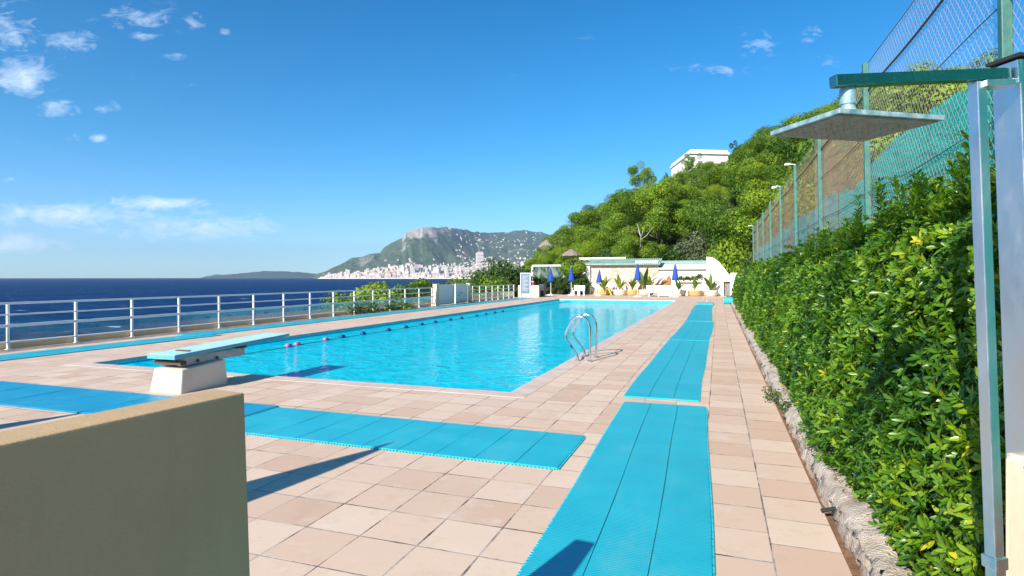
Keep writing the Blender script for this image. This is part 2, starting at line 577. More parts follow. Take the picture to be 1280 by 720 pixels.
M = {}
M['deck'] = deck_material()
M['mat'] = mat_material('turquoise_matting', (.012, .45, .58), (.03, .53, .65))
M['mat_blue'] = mat_material('blue_matting', (.003, .31, .53), (.008, .37, .59))
M['coping'] = plain('coping_stone', (.66, .53, .45), .7, var=.3, scale=2.5)
M['pool_paint'] = plain('pool_paint', (.03, .72, .88), .5, var=.12, scale=.8, bump=.02)
M['pool_water'] = pool_material()
M['sea'] = sea_material()
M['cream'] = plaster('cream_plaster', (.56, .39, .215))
M['pale_cream'] = plaster('pale_cream_plaster', (.70, .60, .45), .3)
M['kerb_cream'] = plaster('kerb_plaster', (.68, .54, .34))
M['white_plaster'] = plaster('white_plaster', (.83, .80, .76), var=.06)
M['plinth'] = plaster('plinth_plaster', (.78, .67, .54), var=.12)
M['stone'] = stone_wall('rubble_stone')
M['white_paint'] = plain('white_paint', (.80, .79, .78), .4, var=.08, scale=4, bump=.03)
M['white_plastic'] = plain('white_plastic', (.84, .84, .84), .35, var=.05, scale=4, bump=.02)
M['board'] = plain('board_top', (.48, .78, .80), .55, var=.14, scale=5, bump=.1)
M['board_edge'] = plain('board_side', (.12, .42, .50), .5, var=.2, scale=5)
M['grey_steel'] = plain('painted_steel', (.50, .49, .50), .5, var=.3, scale=8)
M['rust'] = plain('rusty_iron', (.16, .09, .05), .8, metal=.3, var=.5, scale=20)
M['steel'] = steel_material('stainless_steel', (.72, .70, .68), .16, .15)
M['shower_steel'] = steel_material('weathered_steel', (.66, .72, .75), .36, .5)
M['shower_dark'] = steel_material('arm_steel_hedge_tint', (.17, .34, .33), .24, .22)  # green of the reflected hedge put into the steel colour
M['shower_chalk'] = plain('limescaled_steel', (.42, .56, .58), .55, var=.6, scale=26, metal=.35, bump=.4, c2=(.12, .28, .30))
M['shower_face'] = plain('limescaled_face', (.36, .31, .25), .75, var=.45, scale=30, bump=.3)
M['black'] = plain('black_rubber', (.02, .02, .02), .7, var=.3)
M['blue_cloth'] = plain('blue_canvas', (.012, .075, .42), .75, var=.35, scale=7, bump=.2)
M['pink'] = plain('pink_float', (.55, .16, .34), .35, var=.15)
M['navy'] = plain('navy_float', (.01, .04, .16), .4, var=.2)
M['rope'] = plain('rope', (.10, .22, .30), .8, var=.2)
M['green_post'] = plain('green_paint', (.055, .20, .155), .5, var=.35, scale=9, c2=(.035, .12, .10))
M['wire'] = plain('fence_wire', (.50, .44, .40), .5, metal=.2, var=.3, scale=14)
M['dark_wire'] = plain('old_wire', (.10, .08, .07), .7, var=.4)
M['net_green'] = cloth_net('green_screen_net', (.006, .52, .40), (.02, .70, .56), .98, .08)
M['net_worn'] = cloth_net('worn_screen_net', (.01, .50, .46), (.42, .52, .44), .95, .25)
M['net_brown'] = cloth_net('brown_screen_net', (.58, .23, .06), (.60, .38, .10), .74, .45)
M['kerb_stone'] = plain('rough_kerb', (.68, .58, .47), .9, var=.35, scale=7, bump=.9, bdist=.03, c2=(.50, .40, .31))
M['soil'] = plain('red_soil', (.36, .20, .11), .95, var=.5, scale=12, bump=.9, bdist=.02)
M['ground'] = plain('dry_ground', (.13, .12, .06), .95, var=.5, scale=.5, bump=.8, bdist=.3, c2=(.05, .06, .025))
M['rocky'] = plain('cliff_rock', (.40, .33, .27), .95, var=.5, scale=.35, bump=.9, bdist=.5)
M['terracotta'] = plain('ochre_pot', (.72, .48, .20), .8, var=.25, scale=6)
M['pot_white'] = plain('pale_pot', (.80, .72, .58), .8, var=.15, scale=6)
M['copper_green'] = plain('green_roof', (.40, .60, .50), .6, var=.3, scale=2.5)
M['roof_dark'] = plain('roof_shade_and_windows', (.20, .19, .18), .8, var=.3)  # dark window panes; under roof edges, shade put into the colour
M['brown_board'] = plain('brown_panel', (.36, .17, .06), .8, var=.3, scale=5)
M['notice'] = plain('notice_panel', (.13, .21, .30), .4, var=.12, scale=4)
M['red'] = plain('red_paint', (.42, .05, .04), .5, var=.3)
M['dark_bin'] = plain('charcoal_plastic', (.04, .05, .07), .5, var=.3)
M['thatch'] = plain('grey_thatch', (.34, .26, .22), .95, var=.5, scale=14, bump=.9, bdist=.03)
M['glass'] = glass_material('rail_glass')
M['glass_wind'] = glass_material('windbreak_glass', (.72, .84, .80), .22)
M['bark'] = plain('pine_bark', (.20, .15, .12), .95, var=.5, scale=9, bump=.8, bdist=.03)
M['bark_pale'] = plain('dead_wood', (.50, .46, .42), .9, var=.3, scale=9)
M['core'] = plain('hedge_inner_shade', (.012, .016, .006), .95, var=.4, scale=12)  # near-black fill: shade inside the foliage put into its colour
M['hedge_leaf'] = leaf_material('hedge_leaf', [(0, (.012, .050, .005)), (.3, (.045, .145, .008)), (.62, (.15, .29, .012)), (.86, (.32, .43, .02)), (1, (.55, .50, .02))], .30, .33, .5)
M['pine'] = leaf_material('pine_needles', [(0, (.030, .085, .012)), (.35, (.105, .205, .018)), (.7, (.215, .33, .020)), (1, (.34, .43, .03))], .28, .6, .2, .55)
M['dark_leaf'] = leaf_material('dark_foliage', [(0, (.015, .045, .012)), (.5, (.045, .10, .02)), (1, (.12, .19, .03))], .3, .5, .3, .25)
M['olive_leaf'] = leaf_material('grey_foliage', [(0, (.06, .09, .05)), (.5, (.13, .17, .09)), (1, (.22, .25, .13))], .3, .6, .2, .2)
M['cypress'] = leaf_material('cypress_foliage', [(0, (.010, .032, .014)), (.5, (.025, .06, .022)), (1, (.06, .11, .03))], .2, .6, .2)
M['banana'] = leaf_material('banana_leaf', [(0, (.03, .09, .015)), (.5, (.11, .21, .025)), (1, (.34, .36, .03))], .4, .4, .4)
M['mountain'] = mountain_material('limestone_mountain')
M['facade'] = facade_material('far_facade')
M['headland'] = plain('far_headland', (.03, .06, .06), .95, var=.4, scale=.004, bump=.5, bdist=10)

# ------------------------------------------------------------------ the setting: deck, pool, sea
PX0, PX1, PY0, PY1, WZ = -10.98, -2.72, 7.66, 41.6, -.10
DX0, DX1, DY0, DY1 = -15.15, .68, -4.0, 56.0
mb = MB()
BX0, BX1, BY0, BY1 = PX0 - .3, PX1 + .3, PY0 - .3, PY1 + .3
for x0, x1, y0, y1 in ((DX0, DX1, DY0, BY0), (DX0, DX1, BY1, DY1), (DX0, BX0, BY0, BY1), (BX1, DX1, BY0, BY1)):
    mb.box(x0, x1, y0, y1, -.30, 0)
struct(mb.build('pool_deck', M['deck']))
mb = MB()      # coping: outer ring, four mitred stones with a rounded nose
oc = [(BX0, BY0), (BX1, BY0), (BX1, BY1), (BX0, BY1)]
ic = [(PX0, PY0), (PX1, PY0), (PX1, PY1), (PX0, PY1)]
m_, t = newmat('coping_tiles')
co = t.co()
xx, yy, zz = t.xyz(co)
dx = t.m('SUBTRACT', .5, t.m('ABSOLUTE', t.m('SUBTRACT', t.m('FRACT', t.m('DIVIDE', xx, .41)), .5)))
dy = t.m('SUBTRACT', .5, t.m('ABSOLUTE', t.m('SUBTRACT', t.m('FRACT', t.m('DIVIDE', yy, .41)), .5)))
onlong = t.m('MULTIPLY', t.m('GREATER_THAN', yy, BY0 + .3), t.m('LESS_THAN', yy, BY1 - .3))
dd = t.m('ADD', t.m('MULTIPLY', dy, onlong), t.m('MULTIPLY', dx, t.m('SUBTRACT', 1.0, onlong)))
jn = t.mr(t.m('ADD', dd, t.m('MULTIPLY', t.m('SUBTRACT', t.noise(co, 8, 3), .5), .02)), .005, .013, 1, 0)
cn = t.noise(co, 2.2, 6, .65)
cc = t.mix(t.mr(cn, .3, .7), (.56, .42, .34), (.72, .60, .52))
cc = t.mix(t.mr(t.noise(co, 60, 3), .4, .8, 0, .25), cc, (.4, .3, .24))
t.out(t.princ(color=t.mix(t.m('MULTIPLY', jn, t.mr(t.noise(co, 1.4, 4), .42, .6)), cc, (.12, .09, .07)), rough=.7, spec=.3, normal=t.bump(cn, .3, .006)))
for k in range(4):
    a, b = k, (k + 1) % 4
    o0, o1, i0, i1 = oc[a], oc[b], ic[a], ic[b]
    mb.hexa([(*o0, -.3), (*o1, -.3), (*i1, -.3), (*i0, -.3)], [(*o0, .004), (*o1, .004), (*i1, .004), (*i0, .004)])
struct(mb.build('pool_coping', m_, bevel=.003))
mb = MB()
E = .002
mb.add([(PX0 + E, PY0 + E, -.05), (PX1 - E, PY0 + E, -.05), (PX1 - E, PY1 - E, -.05), (PX0 + E, PY1 - E, -.05),
        (PX0 + E, PY0 + E, -1.7), (PX1 - E, PY0 + E, -1.7), (PX1 - E, PY1 - E, -1.1), (PX0 + E, PY1 - E, -1.1)],
       [(4, 5, 6, 7), (0, 1, 5, 4), (1, 2, 6, 5), (2, 3, 7, 6), (3, 0, 4, 7)])
struct(mb.build('pool_basin', M['pool_paint']))
mb = MB().add([(PX0 + .004, PY0 + .004, WZ), (PX1 - .004, PY0 + .004, WZ), (PX1 - .004, PY1 - .004, WZ), (PX0 + .004, PY1 - .004, WZ)], [(0, 1, 2, 3)])
struct(mb.build('pool_water', M['pool_water']))
SEA = -10.0
SR = 9000.0
ring = [(SR * math.cos(2 * math.pi * k / 96), SR * math.sin(2 * math.pi * k / 96), SEA) for k in range(96)]
struct(MB().add(ring, [tuple(range(96))]).build('sea', M['sea']))


def vnoise(x, y, s, seed=0):
    """smooth value noise"""
    x = np.asarray(x, float) / s
    y = np.asarray(y, float) / s
    xi, yi = np.floor(x).astype(int), np.floor(y).astype(int)
    fx, fy = x - xi, y - yi
    fx, fy = fx * fx * (3 - 2 * fx), fy * fy * (3 - 2 * fy)

    def hsh(a, b):
        n = np.sin(a * 127.1 + b * 311.7 + seed * 74.7) * 43758.5453
        return n - np.floor(n)
    return (hsh(xi, yi) * (1 - fx) + hsh(xi + 1, yi) * fx) * (1 - fy) + (hsh(xi, yi + 1) * (1 - fx) + hsh(xi + 1, yi + 1) * fx) * fy


def fbm(x, y, s, seed=0, o=4):
    r, a = 0, .5
    for k in range(o):
        r = r + a * vnoise(x, y, s / 2 ** k, seed + k)
        a *= .5
    return r


def grid_faces(nu, nv):
    i = np.arange(nu - 1)[:, None] * nv + np.arange(nv - 1)[None, :]
    return np.stack([i, i + nv, i + nv + 1, i + 1], -1).reshape(-1, 4)


# hillside behind the terrace and the fence: foot, ridge and skyline along each bearing
HPX = [560, 600, 640, 690, 735, 765, 800, 835, 870, 912, 940, 985, 1050, 1100, 1165, 1230, 1320, 1450, 1700]
HD0 = [240, 200, 150, 108, 80, 70, 63, 61, 60, 58, 56, 50, 40, 32, 22, 15, 10, 7, 5]
HD1 = [300, 270, 235, 190, 175, 168, 160, 155, 150, 140, 130, 112, 92, 80, 68, 60, 52, 45, 40]
HSK = [352, 351, 349, 334, 306, 286, 257, 246, 240, 232, 212, 194, 178, 172, 172, 176, 180, 185, 190]
PXS = np.arange(560, 1700, 5.0)
TS = np.linspace(-.25, 1.7, 60)


def hill_point(px, t):
    a = (px - 640) / FPX
    d0, d1, sk = (np.interp(px, HPX, q) for q in (HD0, HD1, HSK))
    d = d0 + (d1 - d0) * t
    zr = EYE + (HZ - sk) / FPX * d1
    tt = np.clip(t, 0, 1)
    z = -.4 + (zr + .4) * tt ** .9 - np.maximum(t - 1, 0) * (d1 - d0) * .12
    X = d * (F2.x + a * R2.x)
    Y = d * (F2.y + a * R2.y)
    z = z + (fbm(X, Y, 22, 3) - .47) * 7 * np.clip(t * 3, 0, 1)
    return X, Y, z


PG, TG = np.meshgrid(PXS, TS, indexing='ij')
HX, HY, HZZ = hill_point(PG, TG)
struct(link('hillside', npmesh('hillside', np.stack([HX, HY, HZZ], -1).reshape(-1, 3), grid_faces(len(PXS), len(TS))), M['ground'], smooth=True))
# coast below the railing, and level ground behind the terrace
ys = np.linspace(-6, 300, 120)
xs = np.linspace(0, 1, 18)
YG, UG = np.meshgrid(ys, xs, indexing='ij')
wid = np.interp(YG, [-6, 22, 40, 60, 150, 300], [9, 10, 16, 24, 60, 110])
top = np.interp(YG, [-6, 57, 58, 150, 300], [-15.2, -15.2, -15.2, -15.2, -60])
XG = top - UG * wid
lowr = np.interp(YG, [-6, 21, 27], [2.6, 2.6, 0])
ZG = -.45 - lowr - (UG ** np.interp(YG, [-6, 21, 27], [.8, .8, 1.5])) * (10.5 - lowr) + (fbm(XG, YG, 5, 9) - .47) * 1.8 * UG
struct(link('coast_slope', npmesh('coast_slope', np.stack([XG, YG, ZG], -1).reshape(-1, 3), grid_faces(120, 18)), M['rocky'], smooth=True))
mb = MB().add([(-15.2, 56.01, -.42), (70, 56.01, -.42), (70, 330, -.42), (-15.2, 330, -.42)], [(0, 1, 2, 3)])
struct(mb.build('ground', M['ground']))
# soil bed under the hedge and the fence
ys = np.concatenate([np.arange(-3, 12, .12), np.arange(12, 56, .6)])
us = np.array([.685, .71, .74, .79, .9, 1.2, 2.0, 6, 20, 60])
YG, UG = np.meshgrid(ys, us, indexing='ij')
ZG = -.05 + np.clip((UG - .8) * .6, 0, .25) + (fbm(UG, YG, .35, 21) - .47) * .05
struct(link('soil_bed', npmesh('soil_bed', np.stack([UG, YG, ZG], -1).reshape(-1, 3), grid_faces(len(ys), len(us))), M['soil'], smooth=True))

# far mountain across the bay, with its own relief
KPX = [392, 400, 415, 430, 436, 440, 462, 475, 480, 490, 503, 507, 516, 525, 528, 540, 565, 580, 595, 610, 635, 645, 660, 675, 685, 700, 730, 800]
KSK = [345.5, 344, 335, 329, 324, 322, 318, 315, 309, 303, 297.5, 290.5, 286.5, 285, 283.8, 283.8, 284.5, 287, 290, 291.5, 290, 288, 287.8, 290.5, 292, 294, 297, 304]
KD1 = [4700, 4750, 4850, 4950, 5000, 5000, 5100, 5150, 5200, 5250, 5300, 5300, 5350, 5400, 5400, 5500, 5900, 6300, 6700, 7000, 7300, 7400, 7500, 7600, 7600, 7600, 7600, 7600]


def mtn_point(px, t):
    a = (px - 640) / FPX
    d1, sk = np.interp(px, KPX, KD1), np.interp(px, KPX, KSK)
    d0 = np.interp(px, [392, 420, 560, 640, 800], [4640, 4600, 4500, 4300, 4000])
    d = d0 + (d1 - d0) * t
    zr = EYE + (HZ - sk) / FPX * d1
    tt = np.clip(t, 0, 1)
    pw = np.interp(px, [392, 480, 510, 545, 600, 800], [1.0, 1.15, 1.35, 1.5, 1.5, 1.5])
    z = SEA - 2 + (zr - SEA + 2) * tt ** pw - np.maximum(t - 1, 0) * 260
    X, Y = d * (F2.x + a * R2.x), d * (F2.y + a * R2.y)
    z = z + (np.abs(fbm(X, Y, 520, 5, 6) - .48) * 2 - .2) * -190 * np.clip(tt * (1 - tt) * 3.2, 0, 1) + (fbm(X, Y, 90, 15, 4) - .47) * 34 * np.clip(tt * 3, 0, 1)
    return X, Y, z


pxs = np.arange(392, 800, 1.0)
ts = np.linspace(0, 1.4, 110)
PG, TG = np.meshgrid(pxs, ts, indexing='ij')
X_, Y_, Z_ = mtn_point(PG, TG)
tint = np.exp(-((PG - 517) / 13) ** 2) * np.clip((TG - .72) * 6, 0, 1) * .9 + np.exp(-((PG - 455) / 22) ** 2) * np.clip((TG - .35) * 4, 0, 1) * .55 \
    + np.clip((PG - 500) / 40, 0, 1) * np.clip((600 - PG) / 30, 0, 1) * np.clip((TG - .80) * 8, 0, 1) * .60
tint = tint[:-1, :-1].reshape(-1)
struct(link('mountain', npmesh('mountain', np.stack([X_, Y_, Z_], -1).reshape(-1, 3), grid_faces(len(pxs), len(ts)), tint), M['mountain'], smooth=True))
for nm, pts, d in (('far_headland', [(252, 347.2), (268, 344.5), (280, 343), (300, 341.8), (316, 340), (330, 339), (350, 338.8), (372, 340), (386, 341), (402, 343.5), (412, 347.2)], 7200),
                   ('far_cape', [(250, 347.2), (262, 344.6), (270, 342.8), (277, 343.2), (286, 345), (300, 347.2)], 8500)):
    mb = MB()
    rows = []
    for q in range(7):
        row = []
        for k in range(41):
            px = pts[0][0] + (pts[-1][0] - pts[0][0]) * k / 40
            sk = np.interp(px, [p[0] for p in pts], [p[1] for p in pts])
            dd_ = d + (q - 3) * 90
            hh = (1 - abs(q - 3) / 3) ** .7
            p = D(px, sk, dd_)
            p.z = SEA - 3 + (p.z - SEA + 3) * hh + random.uniform(-4, 4) * hh
            row.append(p)
        rows.append(row)
    mb.add([p for r in rows for p in r], [tuple(int(i) for i in f) for f in grid_faces(7, 41)])
    struct(mb.build(nm, M['headland'], smooth=True))

# haze: one box of even air round everything
mb = MB().box(-9600, 9600, -9600, 9600, SEA - 1, 560)
hz = mb.build('haze', None)
hm = bpy.data.materials.new('haze')
hm.use_nodes = True
t = NT(hm.node_tree)
pv = t.n('ShaderNodeVolumePrincipled', {'Color': (.70, .85, 1.0, 1), 'Density': 6.5e-5, 'Anisotropy': .25})
t.t.links.new(pv.outputs[0], t.n('ShaderNodeOutputMaterial').inputs['Volume'])
hz.data.materials.append(hm)
struct(hz, 'stuff')

# ------------------------------------------------------------------ far city
unit = MB().box(-.5, .5, -.5, .5, -.6, 1)
unit2 = MB().box(-.5, .5, -.5, .5, -.6, .8).box(-.3, .25, -.35, .3, .8, 1)
unit3 = MB().box(-.5, .1, -.5, .5, -.6, 1).box(.1, .5, -.4, .4, -.6, .62)
city_mesh = []
for u in (unit, unit2, unit3):
    o = u.build('far_building', M['facade'])
    city_mesh.append(o.data)
    bpy.data.objects.remove(o)
cr = random.Random(5)


def put_far(px, t, wd, hg, label, group, name='far_building'):
    X, Y, Z = (float(q) for q in mtn_point(np.array(px), np.array(t)))
    o = bpy.data.objects.new(name, cr.choice(city_mesh))
    COL.objects.link(o)
    o.location = (X, Y, Z)
    o.scale = (wd, wd * cr.uniform(.6, 1.1), hg)
    o.rotation_euler = (0, 0, TH + cr.uniform(-.5, .5))
    tag(o, label, 'building', group)
    return o


for k in range(205):
    px = 402 + (672 - 402) * cr.random() ** .72
    den = np.interp(px, [400, 440, 500, 560, 670], [.25, .5, .8, 1, 1])
    t_ = cr.random() ** 1.3 * .30 * den + .012
    big = cr.random()
    put_far(px, t_, 16 + 26 * big * cr.random() + 6, 16 + 42 * cr.random() ** 1.6 * (.5 + .5 * den),
            'pale apartment block in the dense city on the far shore', 'city blocks on the far shore')
for k in range(34):
    px = 500 + 150 * cr.random()
    put_far(px, cr.uniform(.02, .16), 24 + 10 * cr.random(), 60 + 30 * cr.random(), 'tall pale block standing above its neighbours in the far city', 'tall blocks in the far city')
for k in range(50):
    px = cr.uniform(470, 690)
    put_far(px, cr.uniform(.28, .97) if px > 560 else cr.uniform(.3, .5), 10 + 9 * cr.random(), 7 + 5 * cr.random(),
            'small pale villa among the trees high on the far mountain', 'villas on the far mountain')
p = mtn_point(np.array(599.5), np.array(.05))
tw = MB().box(-26, 26, -20, 20, -20, 196).box(-16, 16, -12, 12, 196, 206)
o = tw.build('far_tower', M['facade'])
o.location = [float(q) for q in p]
o.rotation_euler = (0, 0, TH + .3)
tag(o, 'tallest tower of the far city, rising alone above the roofs', 'tower')
mb = MB()      # the rest of the city
for k in range(1300):
    px = 402 + 288 * cr.random() ** .75
    den = np.interp(px, [400, 440, 500, 560, 690], [.25, .5, .8, 1, 1])
    t_ = cr.random() ** 1.2 * (.34 if px < 530 else .44) * den + .01
    if cr.random() < .22:
        t_ = cr.uniform(.3, .95) if px > 570 else t_
    X, Y, Z = (float(q) for q in mtn_point(np.array(px), np.array(t_)))
    s_ = (7 + 12 * cr.random()) * (1 if t_ < .3 else .5)
    mb.box(-s_, s_, -s_ * .7, s_ * .7, -15, (9 + 24 * cr.random() ** 2) * (1 if t_ < .3 else .55), Matrix.Translation((X, Y, Z)) @ Matrix.Rotation(TH + cr.uniform(-.6, .6), 4, 'Z'))
m2, t = newmat('far_roofs')
r_ = t.n('ShaderNodeNewGeometry').outputs['Random Per Island']
t.out(t.princ(color=t.ramp(r_, [(0, (.64, .55, .48)), (.3, (.50, .41, .36)), (.6, (.72, .67, .62)), (.8, (.55, .40, .32)), (1, (.78, .75, .72))]), rough=.85, spec=.2))
struct(tag(mb.build('far_city_houses', m2), 'mass of pale houses filling the far city between the larger blocks', 'houses'), 'stuff')
mb = MB()      # sea wall of the far harbour
prev = None
for px in range(398, 700, 6):
    X, Y, Z = (float(q) for q in mtn_point(np.array(float(px)), np.array(0.0)))
    q = Vector((X, Y, 0)) * .995
    if prev is not None:
        mb.bar((prev.x, prev.y, SEA + 2), (q.x, q.y, SEA + 2), 14, 7)
    prev = q
tag(mb.build('harbour_wall', M['white_plaster']), 'long pale sea wall along the foot of the far city', 'sea wall')


# ------------------------------------------------------------------ foliage
def leafcards(centers, radii, n_each, size, seed, up=.25, squash=.8, shell=.55):
    """many small leaf tufts spread through clumps"""
    r = np.random.default_rng(seed)
    c = np.repeat(np.asarray(centers, float), n_each, 0)
    rad = np.repeat(np.asarray(radii, float), n_each)
    n = len(c)
    d = r.normal(size=(n, 3))
    d[:, 2] += up
    d /= np.linalg.norm(d, axis=1)[:, None]
    rr = rad * (shell + (1.08 - shell) * r.random(n) ** .6)
    p = c + d * rr[:, None] * np.array([1, 1, squash])
    nrm = d * 1.15 + r.normal(size=(n, 3)) * .42
    nrm[:, 2] += .15
    nrm /= np.linalg.norm(nrm, axis=1)[:, None]
    a = np.cross(nrm, r.normal(size=(n, 3)))
    a /= np.linalg.norm(a, axis=1)[:, None]
    b = np.cross(nrm, a)
    s = size * (.55 + .9 * r.random(n))[:, None]
    V = np.stack([p - a * s, p - b * s * .45 + a * s * .2, p + a * s, p + b * s * .55], 1)
    tint = np.clip(.45 + .28 * r.normal(size=n) * .8 + np.repeat(r.normal(size=len(centers)) * .12, n_each), 0, 1)
    return V.reshape(-1, 3), np.arange(4 * n).reshape(-1, 4), tint


def crown_mesh(name, seed, wd, hg, z0, nclump, n_each, leaf, cl=(.10, .19), flat=.75, dome=1.0, fill=.42):
    r = np.random.default_rng(seed)
    cs, rs = [], []
    lean = r.normal(size=2) * wd * .05
    while len(cs) < nclump:
        q = r.normal(size=3)
        q /= np.linalg.norm(q)
        q *= r.random() ** fill
        if q[2] < -.62:
            continue
        ang = math.atan2(q[1], q[0])
        lob = 1 + .22 * math.sin(ang * 2 + seed) + .16 * math.sin(ang * 3 + seed * 1.7)
        cs.append((q[0] * wd / 2 * lob + lean[0] * (q[2] + 1), q[1] * wd / 2 * lob + lean[1] * (q[2] + 1), z0 + hg * .5 + q[2] * hg / 2 * dome))
        rs.append(wd * r.uniform(*cl))
    V, Fq, tn = leafcards(cs, rs, n_each, leaf, seed + 50, .35, flat)
    return npmesh(name, V, Fq, tn), cs


def trunk_mb(seed, hgt, r0, cs, nb=6, bare=0):
    r = random.Random(seed)
    mb = MB()
    pts = [Vector((0, 0, -.8))]
    for k in range(1, 6):
        pts.append(Vector((r.uniform(-1, 1) * .05 * hgt * k / 5, r.uniform(-1, 1) * .05 * hgt * k / 5, hgt * k / 5)))
    mb.tube(pts, [r0 * (1 - .13 * k) for k in range(6)], 7)
    for c in r.sample(cs, min(nb, len(cs))):
        st = pts[r.choice((2, 3, 4))]
        c = Vector(c)
        mid = (st + c) / 2 + Vector((0, 0, -.1 * (c - st).length))
        mb.tube([st, mid, c], [r0 * .45, r0 * .3, r0 * .1], 5)
    return mb


protos = {}


def tree_proto(key, name, seed, wd, hg, z0, nclump, n_each, leaf, mat, th, r0, bark='bark', **kw):
    me, cs = crown_mesh('crown', seed, wd, hg, z0, nclump, n_each, leaf, **kw)
    root = bpy.data.objects.new(name, None)
    root.empty_display_size = .2
    COL.objects.link(root)
    link('crown', me, M[mat], root)
    trunk_mb(seed, th, r0, cs).build('trunk', M[bark], root, smooth=True)
    protos.setdefault(key, []).append([root, False])


def plant(key, loc, rz, sc, label, cat, group=None, pick=None):
    lst = protos[key]
    e = lst[pick % len(lst)] if pick is not None else random.choice(lst)
    if not e[1]:
        e[1] = True
        o = e[0]
        o.location, o.rotation_euler = loc, (0, 0, rz)
        o.scale = sc if isinstance(sc, tuple) else (sc, sc, sc)
    else:
        o = dup(e[0], loc, rz, sc)
        if 'group' in o:
            del o['group']
    return tag(o, label, cat, group)


for k in range(6):
    tree_proto('pine', 'pine_tree', 11 + k, 8.4 + .7 * (k % 3), 5.4 + .6 * (k % 2), 3.0, 32, 760, .095, 'pine', 5.6, .22, flat=.66, cl=(.10, .185), fill=.22)
for k in range(2):
    tree_proto('thin_pine', 'pine_tree', 31 + k, 6.4, 5.6, 4.4, 26, 200, .13, 'pine', 7.4, .2, cl=(.10, .17), flat=.55)
for k in range(3):
    tree_proto('round', 'broadleaf_tree', 41 + k, 4.6, 4.0, .9, 30, 220, .12, 'dark_leaf', 3.4, .14, cl=(.16, .26))
for k in range(2):
    tree_proto('olive', 'olive_tree', 51 + k, 4.8, 4.0, .9, 26, 200, .12, 'olive_leaf', 3.0, .14, cl=(.15, .24))
for k in range(2):
    tree_proto('scrub', 'bush', 81 + k, 3.4, 2.3, .05, 24, 240, .09, 'dark_leaf', 1.2, .06, cl=(.17, .27))  # same bush in darker leaves: shade between pine crowns put into the colour
for k in range(3):
    tree_proto('bush', 'bush', 61 + k, 3.4, 2.3, .05, 24, 200, .10, 'pine', 1.2, .06, cl=(.17, .27))
tree_proto('cypress', 'cypress_tree', 71, 1.9, 8.4, .3, 40, 80, .16, 'cypress', 6, .12, cl=(.20, .34), flat=1.3)

# skyline the tree tops keep below, along each bearing
TPX = [600, 640, 660, 690, 715, 735, 765, 790, 812, 835, 850, 870, 890, 912, 928, 940, 985, 1050, 1100, 1165, 1230, 1400]
TSK = [344, 340, 333, 303, 281, 266, 251, 236, 231, 224, 216, 208, 204, 199, 190, 180, 153, 127, 108, 99, 98, 95]
pl = []
tries = 0
tr = random.Random(12)
while tries < 9000 and len(pl) < 235:
    tries += 1
    px = tr.uniform(632, 1420)
    t_ = tr.uniform(.015, 1.08)
    X, Y, Z = (float(q) for q in hill_point(np.array(px), np.array(t_)))
    d = Vector((X, Y, 0)).dot(F2)
    if d < 24:
        continue
    gap = np.interp(d, [25, 60, 120, 220], [3.6, 4.4, 5.3, 6.0])
    if any((X - a[0]) ** 2 + (Y - a[1]) ** 2 < gap * gap for a in pl):
        continue
    if Y < 58.5 and X < 3.6 or (Y < 34 and X < 3.2):
        continue
    q = tr.random()
    key = 'pine' if q < .80 else 'round' if q < .87 else 'olive' if q < .95 else 'thin_pine'
    if t_ < .10 and px < 960:
        key = tr.choice(('bush', 'round', 'olive', 'bush', 'pine'))
    hgt = {'pine': 8.4, 'round': 4.6, 'olive': 4.7, 'thin_pine': 9.6, 'bush': 2.2}[key]
    lim = np.interp(px, TPX, TSK) + tr.uniform(0, 5)
    zmax = EYE + (HZ - lim) / FPX * d
    sc = tr.uniform(.62, 1.18)
    mxs = (zmax - Z) / hgt
    if mxs < .42:
        if key == 'pine' and mxs * 8.4 / 2.2 > .6:
            key, hgt = 'bush', 2.2
            mxs = (zmax - Z) / hgt
        else:
            continue
    sc = min(sc, mxs)
    pl.append((X, Y, Z, key, sc, px, t_))
tries = n_b = 0
while tries < 6000 and n_b < 120:
    tries += 1
    px = tr.uniform(640, 1300)
    t_ = tr.uniform(.02, 1.02)
    X, Y, Z = (float(q) for q in hill_point(np.array(px), np.array(t_)))
    d = Vector((X, Y, 0)).dot(F2)
    if d < 24 or (Y < 60 and X < 4) or any((X - a[0]) ** 2 + (Y - a[1]) ** 2 < (3.0 if a[3] == 'scrub' else 2.2) ** 2 for a in pl):
        continue
    zmax = EYE + (HZ - np.interp(px, TPX, TSK) - 2) / FPX * d
    sc = min(tr.uniform(1.1, 1.9), (zmax - Z) / 2.3)
    if sc < .7:
        continue
    n_b += 1
    pl.append((X, Y, Z, 'scrub', sc, px, t_))
LAB = {'scrub': ('scrub bush in a gap between the hillside pines, coloured dark for shade', 'bush', 'scrub between the pines'), 'pine': ('bright green bushy pine growing on the steep hillside', 'pine tree', 'pines on the hillside'),
       'thin_pine': ('sparse tall pine with a bare trunk on the hillside', 'pine tree', 'sparse pines on the hillside'),
       'round': ('dark green broadleaf tree among the pines of the hillside', 'tree', 'broadleaf trees on the hillside'),
       'olive': ('grey green olive tree among the pines of the hillside', 'tree', 'olive trees on the hillside'),
       'bush': ('low green bush at the foot of the hillside', 'bush', 'bushes at the foot of the hillside')}
for X, Y, Z, key, sc, px, t_ in pl:
    l_, c_, g_ = LAB[key]
    plant(key, (X, Y, Z - .25), tr.uniform(0, 6.28), (sc, sc, sc * tr.uniform(.92, 1.08)), l_, c_, g_)


def on_hill(px, t_):
    return Vector([float(q) for q in hill_point(np.array(float(px)), np.array(float(t_)))])


def tall(key, px, ytop, t_, hgt, label, cat, sx=1.0, pick=0):
    p = on_hill(px, t_)
    d = p.dot(F2)
    sc = (EYE + (HZ - ytop) / FPX * d - p.z + .3) / hgt
    return plant(key, (p.x, p.y, p.z - .3), random.uniform(0, 6), (sc * sx, sc * sx, sc), label, cat, None, pick)


